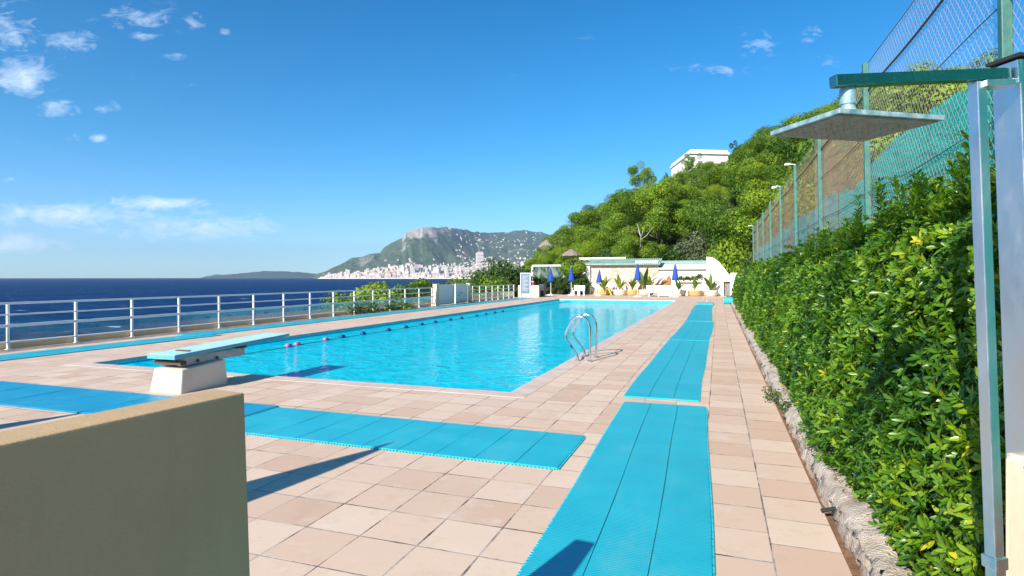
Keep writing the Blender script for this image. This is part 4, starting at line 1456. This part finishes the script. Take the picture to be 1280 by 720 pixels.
# rolled mat
p0, p1 = G(904.5, 380.2), G(924, 380.2)
mb = MB()
pts = []
for k in range(70):
    a = k / 69 * 2 * math.pi * 4.2
    r_ = .06 + .022 * a / (2 * math.pi) * 1.5
    pts.append((r_ * math.cos(a), .2 + r_ * math.sin(a)))
vs = []
for y, z in pts:
    vs += [(0, y, z), (.85, y, z)]
mb.add(vs, [(2 * k, 2 * k + 1, 2 * k + 3, 2 * k + 2) for k in range(69)])
o = mb.build('rolled_mat', M['mat'])
o.location = (p0.x, p0.y + .2, 0)
s_ = o.modifiers.new('solid', 'SOLIDIFY')
s_.thickness = .02
tag(o, 'rolled up blue mat lying at the far end of the hedge', 'mat')

# ------------------------------------------------------------------ diving board
bn0, bn1 = G(225.6, 493.0), G(286.5, 480.0)      # right foot of the plinth
db = thing('diving_board', bn0, 'pale turquoise diving board on a tapered white plinth at the near edge of the pool', 'diving board')
bl, bw, bh = bn1.y - bn0.y, .58, .375
xR, yN = bn0.x, bn0.y
mb = MB()
tpz = .03
mb.hexa([(xR - bw, yN, -.01), (xR, yN, -.01), (xR, yN + bl, -.01), (xR - bw, yN + bl, -.01)],
        [(xR - bw + tpz, yN + .05, bh - .05), (xR - .03, yN + .05, bh - .05), (xR - .03, yN + bl - .03, bh), (xR - bw + tpz, yN + bl - .03, bh)])
mb.build('plinth', M['plinth'], db, bevel=.02)
sl = .045      # rise of the board per metre
bd0, bd1 = yN - .05, yN + 2.22
for s_, nm in ((-.16, 'support_beam'), (-.46, 'support_beam')):
    MB().bar((xR + s_, yN + .12, bh + .045), (xR + s_, yN + bl + .45, bh + .06), .07, .12).build(nm, M['grey_steel'], db)
for k, yy_ in enumerate((.12, .38, .72)):
    MB().tube([(xR - .11, yN + yy_, bh + .03), (xR - .095, yN + yy_, bh + .03)], .022, 8).build('bolt', M['rust'], db)
MB().bar((xR - .56, yN + bl + .38, bh + .155), (xR - .06, yN + bl + .38, bh + .155), .09, .07).build('roller', M['rust'], db)
MB().bar((xR - .56, yN + .1, bh + .035), (xR - .06, yN + .1, bh + .035), .10, .05).build('hinge', M['rust'], db)
zb0 = bh + .115


def zb_at(y):
    return zb0 + (y - bd0) * sl


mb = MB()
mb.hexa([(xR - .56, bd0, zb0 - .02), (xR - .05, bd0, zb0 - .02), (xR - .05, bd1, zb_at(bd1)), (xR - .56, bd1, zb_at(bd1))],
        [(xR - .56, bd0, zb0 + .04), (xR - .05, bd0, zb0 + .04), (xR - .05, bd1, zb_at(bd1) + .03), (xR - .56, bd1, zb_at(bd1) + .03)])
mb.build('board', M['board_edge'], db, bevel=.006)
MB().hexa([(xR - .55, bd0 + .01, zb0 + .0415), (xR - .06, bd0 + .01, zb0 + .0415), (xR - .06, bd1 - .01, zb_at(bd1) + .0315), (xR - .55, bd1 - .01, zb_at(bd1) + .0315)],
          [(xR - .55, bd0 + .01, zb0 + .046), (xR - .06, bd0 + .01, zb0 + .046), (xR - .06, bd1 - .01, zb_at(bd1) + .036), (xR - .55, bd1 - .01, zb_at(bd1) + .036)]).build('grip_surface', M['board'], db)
MB().bar((xR - .38, bd0 + .32, zb_at(bd0 + .32) + .052), (xR - .14, bd0 + .32, zb_at(bd0 + .32) + .052), .05, .012).build('fixing_plate', M['rust'], db)

# ------------------------------------------------------------------ pool ladder
f1, f2 = G(722, 451), G(738, 452.2)
ld = thing('pool_ladder', f2, 'stainless steel pool ladder with two looped handrails at the right edge of the pool', 'pool ladder')


def ladder_loop(Y, name):
    pts = [(257, 575), (258, 545), (240, 490), (195, 425), (148, 365), (133, 310), (150, 255), (185, 190), (215, 148), (255, 128), (300, 130), (340, 152), (367, 195), (377, 250), (378, 400), (379, 585)]
    out_ = []
    for a, b in pts:
        p = PY(690 + a / 8, 380 + b / 8, f2.y)
        out_.append(Vector((p.x, Y, p.z)))
    out_[0].z, out_[-1].z = -.06, -.02
    # smooth by Catmull-Rom
    sm = []
    for i in range(len(out_) - 1):
        p0_, p1_, p2_, p3_ = out_[max(i - 1, 0)], out_[i], out_[i + 1], out_[min(i + 2, len(out_) - 1)]
        for k in range(5):
            u = k / 5
            sm.append(.5 * ((2 * p1_) + (p2_ - p0_) * u + (2 * p0_ - 5 * p1_ + 4 * p2_ - p3_) * u * u + (3 * p1_ - p0_ - 3 * p2_ + p3_) * u ** 3))
    sm.append(out_[-1])
    h = MB().tube(sm, .021, 12).build('handrail', M['steel'], ld, smooth=True)
    for k in (0, -1):
        MB().lathe([(.05, 0), (.05, .012), (.026, .02)], (out_[k].x, Y, .012), 14).build('floor_flange', M['steel'], ld)
    b_ = sm[62] if name else sm[14]
    e_ = sm[63] if name else sm[16]
    MB().tube([b_, e_], .0225, 12).build('label_band', M['navy'], h)
    return out_


ladder_loop(f2.y, 0)
ladder_loop(f2.y + .62, 1)
for k in range(3):
    zz_ = -.3 - .28 * k
    MB().bar((PX1 - .12, f2.y + .02, zz_), (PX1 - .12, f2.y + .6, zz_), .08, .03).build('tread', M['steel'], ld)
    MB()

# ------------------------------------------------------------------ lane rope with floats
rp = thing('lane_rope', (-9.9, 9.0, WZ), 'lane rope with pink and navy floats along the sea side of the pool', 'lane rope')
pts = [Vector((-9.9 + .05 * math.sin(k * .9), 9.0 + k * .9, WZ + .004)) for k in range(36)]
MB().tube(pts, .012, 5).build('rope', M['rope'], rp)


def rope_float(y, c):
    x = -9.9 + .05 * math.sin((y - 9) / .9 * .9)
    p = MB().lathe([(.02, -.09), (.05, -.075), (.062, 0), (.05, .075), (.02, .09)], (0, 0, 0), 12).build('float', M[c], rp, smooth=True)
    p.matrix_parent_inverse = Matrix.Translation(-rp.location)
    p.location = (x, y, WZ + .03)
    p.rotation_euler = (math.radians(90), 0, .06)


for px, py, c in ((367.5, 434, 'pink'), (377.5, 432, 'pink'), (418, 426, 'pink'), (438, 422.5, 'navy'), (463, 418.5, 'navy'), (487, 413.5, 'navy'), (509, 410, 'navy'), (528, 406.5, 'navy'),
                  (546, 403.5, 'navy'), (562, 400.5, 'navy'), (578, 398.5, 'navy'), (593, 395.5, 'navy'), (607, 393.5, 'navy'), (620, 391.5, 'navy'), (632, 390, 'navy')):
    g = G(px, py, WZ)
    rope_float(g.y, c)

# ------------------------------------------------------------------ foreground parapet
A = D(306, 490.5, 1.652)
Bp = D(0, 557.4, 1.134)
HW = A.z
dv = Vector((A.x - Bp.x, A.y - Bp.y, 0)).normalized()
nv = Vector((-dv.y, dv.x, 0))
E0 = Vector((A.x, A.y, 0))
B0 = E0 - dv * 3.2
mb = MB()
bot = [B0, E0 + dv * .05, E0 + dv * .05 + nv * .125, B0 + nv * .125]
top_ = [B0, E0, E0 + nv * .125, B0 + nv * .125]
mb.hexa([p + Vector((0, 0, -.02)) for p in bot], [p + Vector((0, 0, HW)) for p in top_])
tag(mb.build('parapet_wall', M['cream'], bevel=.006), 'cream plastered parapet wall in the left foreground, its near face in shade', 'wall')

# ------------------------------------------------------------------ shower on the right
e1 = (R2 * .978 + F2 * .208).normalized()
e2 = (R2 * -.283 + F2 * .959).normalized()
hc = D(1066, 160.5, 1.99)
sh = thing('outdoor_shower', Vector((hc.x, hc.y, 0)) + e1 * .55, 'weathered steel outdoor shower with a square rain head in front of the hedge', 'shower')
fa, fb = .395 / 2, .304 / 2
cor = [hc - e1 * fa - e2 * fb, hc + e1 * fa - e2 * fb, hc + e1 * fa + e2 * fb, hc - e1 * fa + e2 * fb]
zv = Vector((0, 0, 1))
MB().hexa(cor, [p + zv * .016 for p in cor]).build('shower_head', M['shower_chalk'], sh, bevel=.002)
ins = [hc + (p - hc) * .93 for p in cor]
MB().hexa([p - zv * .0045 for p in ins], [p - zv * .0005 for p in ins]).build('spray_face', M['shower_face'], sh)
mb = MB()
for i in range(15):
    for j in range(12):
        q = hc + e1 * (fa * .86 * (i / 7 - 1)) + e2 * (fb * .86 * (j / 5.5 - 1))
        mb.lathe([(.0022, -.0085), (.003, -.0048)], q, 5)
nz_ = mb.build('spray_nozzles', M['shower_chalk'], sh)
al = D(1041, 100.5, 1.945)
ar = D(1258, 91.5, 2.045)
st = hc - e1 * .03 + e2 * -.01
MB().lathe([(.037, .0165), (.039, .022), (.038, .044), (.034, .052), (.025, .057), (.024, .066), (.0215, .068), (.0215, .074), (.0255, .076), (.0255, .122), (.024, .131)], st, 28).build('swivel_joint', M['shower_chalk'], sh)
sgn = (ar - al).normalized()
zarm = st.z + .128
lift = zarm + .021 - (al + sgn * (st - al).dot(sgn)).z
al, ar = al + zv * lift, ar + zv * lift
MB().bar(al, ar, .038, .038).build('arm', M['shower_dark'], sh, bevel=.003)
pt_ = D(1221, 101, 2.03)
pb_ = D(1244, 722, 2.03)
pt_.z = (al + sgn * (pt_ - al).dot(sgn)).z - .023
upv = (pt_ - pb_).normalized()
pbase = pb_ - upv * (pb_.z / upv.z)
MB().bar(pt_, pbase, .039, .039, e1).build('post', M['shower_steel'], sh, bevel=.003)
cq = D(1243.5, 702, 2.03)
MB().bar(cq - upv * .022, cq + upv * .022, .054, .054, e1).build('collar', M['shower_steel'], sh, bevel=.004)
mb = MB().bar(ar - sgn * .11 - zv * .034, ar + sgn * .01 - zv * .034, .06, .022).bar(ar - e2 * .0 + sgn * .008, ar + sgn * .02, .07, .08)
mb.build('bracket', M['shower_steel'], sh, bevel=.002)
# steel pillar behind the shower, on its plastered pier
pc_t = D(1279, 80, 2.12)
pc_b = D(1297, 574, 2.12)
sp = thing('steel_pillar', Vector((pc_b.x, pc_b.y, 0)), 'broad weathered steel pillar at the right edge, behind the shower arm', 'pillar')
MB().bar(pc_b - zv * .02, pc_t, .16, .10, (e1.y, -e1.x, 0)).build('column', M['shower_steel'], sp, bevel=.004)
MB().bar(pc_t + zv * .002, pc_t + zv * .014, .19, .12, (e1.y, -e1.x, 0)).build('cap_plate', M['black'], sp)
q = D(1257, 574, 2.08)
ex = Vector((e1.x, e1.y, 0))
ey = Vector((e2.x, e2.y, 0))
q.z = 0
mb = MB()
zz_ = D(1257, 572, 2.08).z
rv = Vector((q.x, q.y, 0)).normalized()
bt = [q, q + ex * .42, q + ex * .42 + rv * .26, q + rv * .26]
mb.hexa([p - zv * .05 for p in bt], [p + zv * zz_ for p in bt])
tag(mb.build('plastered_pier', M['pale_cream'], bevel=.012), 'cream plastered masonry pier carrying the steel pillar at the right edge', 'pier')

# ------------------------------------------------------------------ kerb of rough stone, hedge
ys = np.concatenate([np.arange(-1.5, 12, .025), np.arange(12, 44, .15)])
prof = np.array([(.735, -.08), (.738, -.02), (.742, .02), (.745, .055), (.75, .09), (.765, .125), (.785, .145), (.81, .155), (.84, .16), (.88, .165), (.92, .16), (.96, .15), (.99, .0)])
ns = len(prof)
YG = np.repeat(ys[:, None], ns, 1)
XG = np.repeat(prof[None, :, 0], len(ys), 0)
ZG = np.repeat(prof[None, :, 1], len(ys), 0)
nn = fbm(YG * 1.0, XG * 3 + ZG * 3, .35, 41, 4) - .47
nn2 = fbm(YG, XG * 4 + ZG * 4, .10, 47, 3) - .44
hg_ = 1 + .5 * (fbm(YG, YG * 0, .8, 55, 3) - .47)
nn3 = fbm(YG * 1.3 + ZG * 5, XG * 9 + YG * .2, .05, 61, 2) - .37
XG = XG + nn * .10 + nn2 * .09 + nn3 * .03
ZG = ZG * hg_ * .8 + nn * .06 + nn2 * .07 + nn3 * .03
kb = link('stone_kerb', npmesh('stone_kerb', np.stack([XG, YG, ZG], -1).reshape(-1, 3), grid_faces(len(ys), ns)), M['kerb_stone'])
tag(kb, 'low rough stone kerb holding the bed at the foot of the hedge', 'kerb')


def hedge_top(Y):
    return np.interp(Y, [-1, 2.5, 4.0, 6.5, 7.1, 9, 14, 24, 36], [2.10, 2.12, 2.12, 2.08, 1.93, 1.92, 1.94, 1.97, 1.97]) + (fbm(Y, Y * 0, 1.3, 77, 3) - .45) * .42


def hedge_front(Y, z):
    b = .82 + .35 * np.clip(z / 2.2, 0, 1) ** 1.2  + .12 * np.clip((4.2 - Y) / 1.6, 0, 1)
    return b + (fbm(Y, z, .9, 88, 3) - .47) * .26


def leaf_template(detail):
    if detail:      # long oval leaf, creased along its rib, tip curling
        v = [(0, 0, 0), (.30, -.10, .03), (.30, 0, 0), (.30, .10, .03), (.66, -.155, .02), (.66, 0, -.02), (.66, .155, .02), (.89, -.085, -.03), (.89, 0, -.05), (.89, .085, -.03), (1.0, 0, -.08)]
        f = [(0, 1, 2, 2), (0, 2, 3, 3), (1, 4, 5, 2), (2, 5, 6, 3), (4, 7, 8, 5), (5, 8, 9, 6), (7, 10, 8, 8), (8, 10, 9, 9)]
        return np.array(v), f
    v = [(0, 0, 0), (.5, -.2, .03), (1, 0, -.05), (.5, .2, .03)]
    return np.array(v), [(0, 1, 2, 3)]


def rosettes(P, axis, n_leaf, size, detail, seed, tintbase):
    r = np.random.default_rng(seed)
    n = len(P)
    tv, tf = leaf_template(detail)
    k = n * n_leaf
    P = np.repeat(P, n_leaf, 0)
    ax = np.repeat(axis, n_leaf, 0)
    tb_ = np.repeat(tintbase, n_leaf)
    ref = r.normal(size=(n, 3))
    ref = np.repeat(ref, n_leaf, 0)
    u = np.cross(ax, ref)
    u /= np.linalg.norm(u, axis=1)[:, None]
    v = np.cross(ax, u)
    idx = np.tile(np.arange(n_leaf), n)
    ph = idx * 2.399 + r.normal(size=k) * .25
    el = np.clip(.20 + .95 * idx / n_leaf + r.normal(size=k) * .16, .05, 1.5)      # angle off the shoot
    el = 1.35 - el * .85
    d = (np.cos(ph)[:, None] * u + np.sin(ph)[:, None] * v) * np.sin(el)[:, None] + ax * np.cos(el)[:, None]
    d[:, 2] -= .10
    d /= np.linalg.norm(d, axis=1)[:, None]
    side_ = np.cross(ax, d)
    side_ /= np.maximum(np.linalg.norm(side_, axis=1), 1e-6)[:, None]
    nr = np.cross(d, side_)
    s = size * (.6 + .55 * r.random(k)) * (.78 + .22 * (1 - idx / n_leaf))
    base = P - ax * (idx / n_leaf * .045 * size / .085)[:, None]
    V = base[:, None, :] + s[:, None, None] * (tv[None, :, 0, None] * d[:, None, :] + tv[None, :, 1, None] * side_[:, None, :] * .95 + tv[None, :, 2, None] * nr[:, None, :])
    nv_ = len(tv)
    off_ = (np.arange(k) * nv_)[:, None, None]
    Fq = (np.array(tf)[None] + off_).reshape(-1, 4)
    young = np.clip(1 - idx / (n_leaf * .6), 0, 1) * .16
    tn = np.clip(tb_ + young + r.normal(size=k) * .09, 0, 1)
    return V.reshape(-1, 3), Fq, np.repeat(tn, len(tf))


def hedge_points(y0, y1, dens, seed, topshare=.5):
    r = np.random.default_rng(seed)
    area = (y1 - y0) * 2.1
    n = int(area * dens)
    Y = r.uniform(y0, y1, n)
    zt_ = hedge_top(Y)
    z = .10 + (zt_ - .10) * r.random(n)
    dep = np.abs(r.normal(size=n)) * .10
    X = hedge_front(Y, z) + dep
    # round the shoulder over
    sh_ = np.clip((z - (zt_ - .35)) / .35, 0, 1)
    X = X + sh_ ** 2 * .22
    ax = np.stack([-1 + .6 * sh_, r.normal(size=n) * .45, .35 + .7 * sh_ + r.normal(size=n) * .35], -1)
    nt_ = int(n * topshare)
    Y2 = r.uniform(y0, y1, nt_)
    X2 = r.uniform(1.25, 1.62, nt_)
    z2_ = hedge_top(Y2) + (fbm(Y2, X2, .5, 99, 3) - .47) * .3 - np.abs(r.normal(size=nt_)) * .06 + (r.random(nt_) < .10) * r.random(nt_) * .22
    ax2 = np.stack([-.25 + r.normal(size=nt_) * .35, r.normal(size=nt_) * .35, np.ones(nt_)], -1)
    P = np.concatenate([np.stack([X, Y, z], -1), np.stack([X2, Y2, z2_], -1)])
    ax = np.concatenate([ax, ax2])
    ax /= np.linalg.norm(ax, axis=1)[:, None]
    patch = fbm(P[:, 1] + P[:, 0], P[:, 2], .9, 12, 3)
    tb_ = .40 + (patch - .47) * .9 + r.normal(size=len(P)) * .11
    yel = np.exp(-(((P[:, 1] - 2.75) / .5) ** 2)) * .26 + (r.random(len(P)) < .02) * .35
    return P, ax, tb_ + yel


hd = thing('clipped_hedge', (1.2, 3, 0), 'long leafy green hedge on the right, between the stone kerb and the green fence', 'hedge')
for y0, y1, dens, nl, sz, det, seed in ((2.75, 5.2, 560, 9, .078, 1, 1), (5.2, 9.5, 360, 8, .084, 1, 2), (9.5, 18, 190, 7, .092, 0, 3), (18, 40, 80, 6, .13, 0, 4)):
    P, ax, tb_ = hedge_points(y0, y1, dens, seed)
    if det:      # young upright shoots standing out of the top
        rs_ = np.random.default_rng(seed + 70)
        ns_ = int((y1 - y0) * 20)
        sx_, sy_ = rs_.uniform(1.1, 1.6, ns_), rs_.uniform(y0, y1, ns_)
        sh_h = rs_.uniform(.04, .24, ns_) * (.5 + fbm(sy_, sx_, .6, 31, 2))
        lx, ly = rs_.normal(size=ns_) * .12, rs_.normal(size=ns_) * .12
        for q in range(6):
            f_ = q / 5
            pts_ = np.stack([sx_ + lx * sh_h * f_ * 2, sy_ + ly * sh_h * f_ * 2, hedge_top(sy_) - .08 + (sh_h + .1) * f_], -1)
            a__ = np.stack([lx, ly, np.ones(ns_)], -1)
            a__ /= np.linalg.norm(a__, axis=1)[:, None]
            P, ax, tb_ = np.concatenate([P, pts_]), np.concatenate([ax, a__]), np.concatenate([tb_, .36 + .12 * f_ + rs_.normal(size=ns_) * .08])
    V, Fq, tn = rosettes(P, ax, nl, sz, det, seed + 20, tb_ - .07)
    if det:      # triangles were written as quads with a doubled corner
        tri = Fq[:, 2] == Fq[:, 3]
        me = bpy.data.meshes.new('leaves')
        Q, T = Fq[~tri], Fq[tri][:, :3]
        me.vertices.add(len(V))
        me.vertices.foreach_set('co', V.astype(np.float32).ravel())
        loops = np.concatenate([Q.ravel(), T.ravel()]).astype(np.int32)
        me.loops.add(len(loops))
        me.loops.foreach_set('vertex_index', loops)
        me.polygons.add(len(Q) + len(T))
        me.polygons.foreach_set('loop_start', np.concatenate([np.arange(len(Q)) * 4, len(Q) * 4 + np.arange(len(T)) * 3]).astype(np.int32))
        me.update(calc_edges=True)
        at = me.attributes.new('tint', 'FLOAT', 'FACE')
        at.data.foreach_set('value', np.concatenate([tn[~tri], tn[tri]]).astype(np.float32))
        link('leaves', me, M['hedge_leaf'], hd, smooth=True)
    else:
        link('leaves', npmesh('leaves', V, Fq, tn), M['hedge_leaf'], hd)
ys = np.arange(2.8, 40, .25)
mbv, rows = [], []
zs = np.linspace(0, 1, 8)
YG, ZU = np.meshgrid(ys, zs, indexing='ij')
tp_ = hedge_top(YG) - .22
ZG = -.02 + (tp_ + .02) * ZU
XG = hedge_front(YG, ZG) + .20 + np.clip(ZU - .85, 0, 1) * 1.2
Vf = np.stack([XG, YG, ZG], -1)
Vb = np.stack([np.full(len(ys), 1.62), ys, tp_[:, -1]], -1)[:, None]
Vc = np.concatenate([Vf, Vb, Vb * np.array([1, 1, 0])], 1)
link('shade_core', npmesh('shade_core', Vc.reshape(-1, 3), grid_faces(len(ys), 10)), M['core'], hd, smooth=True)  # dark sheet added behind the leaves, painted as shade in the gaps
# weeds at the kerb
for k, (px, py, sc, la) in enumerate(((966, 503, .16, 'small green weed growing from the joint by the kerb'), (985, 520, .13, 'low weed tuft on the kerb in front of the hedge'),
                                      (932, 405, .22, 'yellow green weed at the kerb far along the walkway'), (1020, 560, .07, 'tiny weed in the red soil beside the tiles'))):
    p = G(px, py)
    p.x = max(p.x, .70)
    V, Fq, tn = leafcards([p + Vector((random.uniform(-.5, .5) * sc, random.uniform(-1, 1) * sc, sc * random.uniform(.3, 1))) for _ in range(8)], [sc * .7] * 8, 22, .022, k)
    wd_ = thing('weed', p, la, 'weed')
    link('leaves', npmesh('leaves', V, Fq, tn), M['banana'] if k == 2 else M['dark_leaf'], wd_)
    MB().tube([p + Vector((0, 0, -.02)), p + Vector((.01, .01, sc * .7))], .004, 5).build('stem', M['dark_leaf'], wd_)
p = G(1036, 643)
tag(MB().tube([(.66, p.y, .02), (.80, p.y + .03, .05)], .014, 8).build('drain_pipe', M['black']), 'short black pipe poking out of the kerb', 'pipe')

# ------------------------------------------------------------------ fence
FX, FT, FB = 1.68, 4.13, .7
fn = thing('court_fence', (FX, 4.5, 0), 'tall green wire mesh fence with torn screen netting above the hedge', 'fence')
posts = [1.2, 4.38, 7.9, 11.25, 14.6, 17.95, 21.3, 24.65, 28.0, 31.35]
for y in posts:
    MB().bar((FX + .03, y, -.1), (FX - .04, y, FT + (.25 if y < 5 else .0)), .06, .06, (0, 1, 0)).build('post', M['green_post'], fn, bevel=.006)


def mesh_wires(y0, y1, step, r):
    mb = MB()
    hh = FT - FB
    n = int((y1 - y0 + hh) / step)
    for sgn_ in (1, -1):
        for k in range(n):
            y = y0 - (hh if sgn_ > 0 else 0) + k * step
            za, zb_ = FB, FT
            ya, yb_ = y, y + sgn_ * hh * .82
            if sgn_ < 0:
                ya, yb_ = y + .0, y - hh * .82
            # clip to the bay
            if yb_ == ya:
                continue
            def cl(yv):
                return za + (yv - ya) / (yb_ - ya) * (zb_ - za)
            p, q = (ya, za), (yb_, zb_)
            out_ = []
            for (yy_, zz_) in (p, q):
                if yy_ < y0:
                    yy_, zz_ = y0, cl(y0)
                if yy_ > y1:
                    yy_, zz_ = y1, cl(y1)
                out_.append((yy_, zz_))
            if not (FB - 1e-6 <= out_[0][1] <= FT + 1e-6) or abs(out_[0][0] - out_[1][0]) < .02:
                continue
            xo = FX + (.003 if sgn_ > 0 else -.003)
            mb.tube([(xo, *out_[0]), (xo, *out_[1])], r, 3, False)
    return mb


mesh_wires(1.2, 12.0, .074, .0011).build('wire_mesh', M['wire'], fn)
mesh_wires(12.0, 31.35, .16, .0009).build('wire_mesh', M['wire'], fn)
for zz_, rr_, m__ in ((FT - .005, .004, 'dark_wire'), (3.80, .011, 'dark_wire'), (3.3, .004, 'dark_wire'), (2.6, .004, 'dark_wire')):
    pts = [(FX - .012, y, zz_ - .03 * math.sin((y - 1.2) / 3.35 * math.pi) ** 2) for y in np.arange(1.2, 31.4, .45)]
    MB().tube(pts, rr_, 5).build('tension_wire', M[m__], fn)


def netting(y0, y1, zlo, zhi, x, mat, seed, name):
    ys = np.arange(y0, y1, .1)
    us = np.linspace(0, 1, 30)
    YG, UG = np.meshgrid(ys, us, indexing='ij')
    lo = zlo if np.isscalar(zlo) else np.interp(YG, *zlo)
    hi = np.interp(YG, *zhi) + (fbm(YG, YG * 0, .8, seed, 4) - .47) * .28 - .05 * np.abs(np.sin((YG - 1.2) / 3.35 * math.pi))
    ZG = lo + (hi - lo) * UG
    XG = x + (fbm(YG, ZG, 1.1, seed + 3, 4) - .47) * .10
    return link(name, npmesh(name, np.stack([XG, YG, ZG], -1).reshape(-1, 3), grid_faces(len(ys), len(us))), M[mat], fn, smooth=True)


netting(1.2, 10.2, .6, ([1, 3.6, 4.54, 5.5, 7.9, 9.2, 10.2], [3.3, 3.05, 2.85, 3.05, 3.0, 2.85, 2.9]), FX + .055, 'net_green', 5, 'screen_net')
netting(10.1, 31.3, .6, ([10, 14, 20, 31], [2.92, 3.0, 2.95, 2.9]), FX + .06, 'net_worn', 8, 'worn_net')
netting(7.6, 31.3, ([8, 10, 31], [2.4, 2.3, 2.3]), ([7.6, 8.2, 9.0, 10.2, 31.3], [2.6, 2.9, 3.9, 4.08, 4.08]), FX + .09, 'net_brown', 9, 'brown_net')
# small white lamps on the fence posts
for k, (y, la) in enumerate(((14.6, 'white lamp head on a fence post, the nearest of those in view'), (17.95, 'white lamp head turned down on the second lit fence post'), (31.35, 'white lamp head on the last fence post'))):
    b = Vector((FX - .04, y, FT))
    lm = thing('fence_lamp', b, la, 'lamp', 'lamps on the fence posts')
    MB().tube([b + Vector((0, 0, -.12)), b + Vector((0, 0, .02)), b + Vector((-.10, 0, .03))], .014, 6).build('bracket', M['white_paint'], lm)
    q = b + Vector((-.15, 0, .03 - .03 * (k == 1)))
    MB().hexa([q + Vector(v) * .42 for v in ((-.16, -.10, -.06 - .05 * (k == 1)), (.14, -.10, -.05), (.14, .10, -.05), (-.16, .10, -.06 - .05 * (k == 1)))],
              [q + Vector(v) * .42 for v in ((-.15, -.09, .05), (.13, -.09, .06), (.13, .09, .06), (-.15, .09, .05))]).build('lamp_head', M['white_plastic'], lm, bevel=.01)
# thin standing pipe at the far deck
p = G(883.5, 377)
mb = MB().tube([p, p + Vector((0, 0, 1.15))], .018, 6).lathe([(.09, 0), (.09, .02), (.02, .03)], p, 10)
tag(mb.build('standpipe', M['grey_steel']), 'thin grey standpipe on the tiles near the end of the far mat', 'pipe')

# remove prototypes that were never planted
for lst in protos.values():
    for root, ok in lst:
        if not ok:
            for c in list(root.children):
                bpy.data.objects.remove(c)
            bpy.data.objects.remove(root)
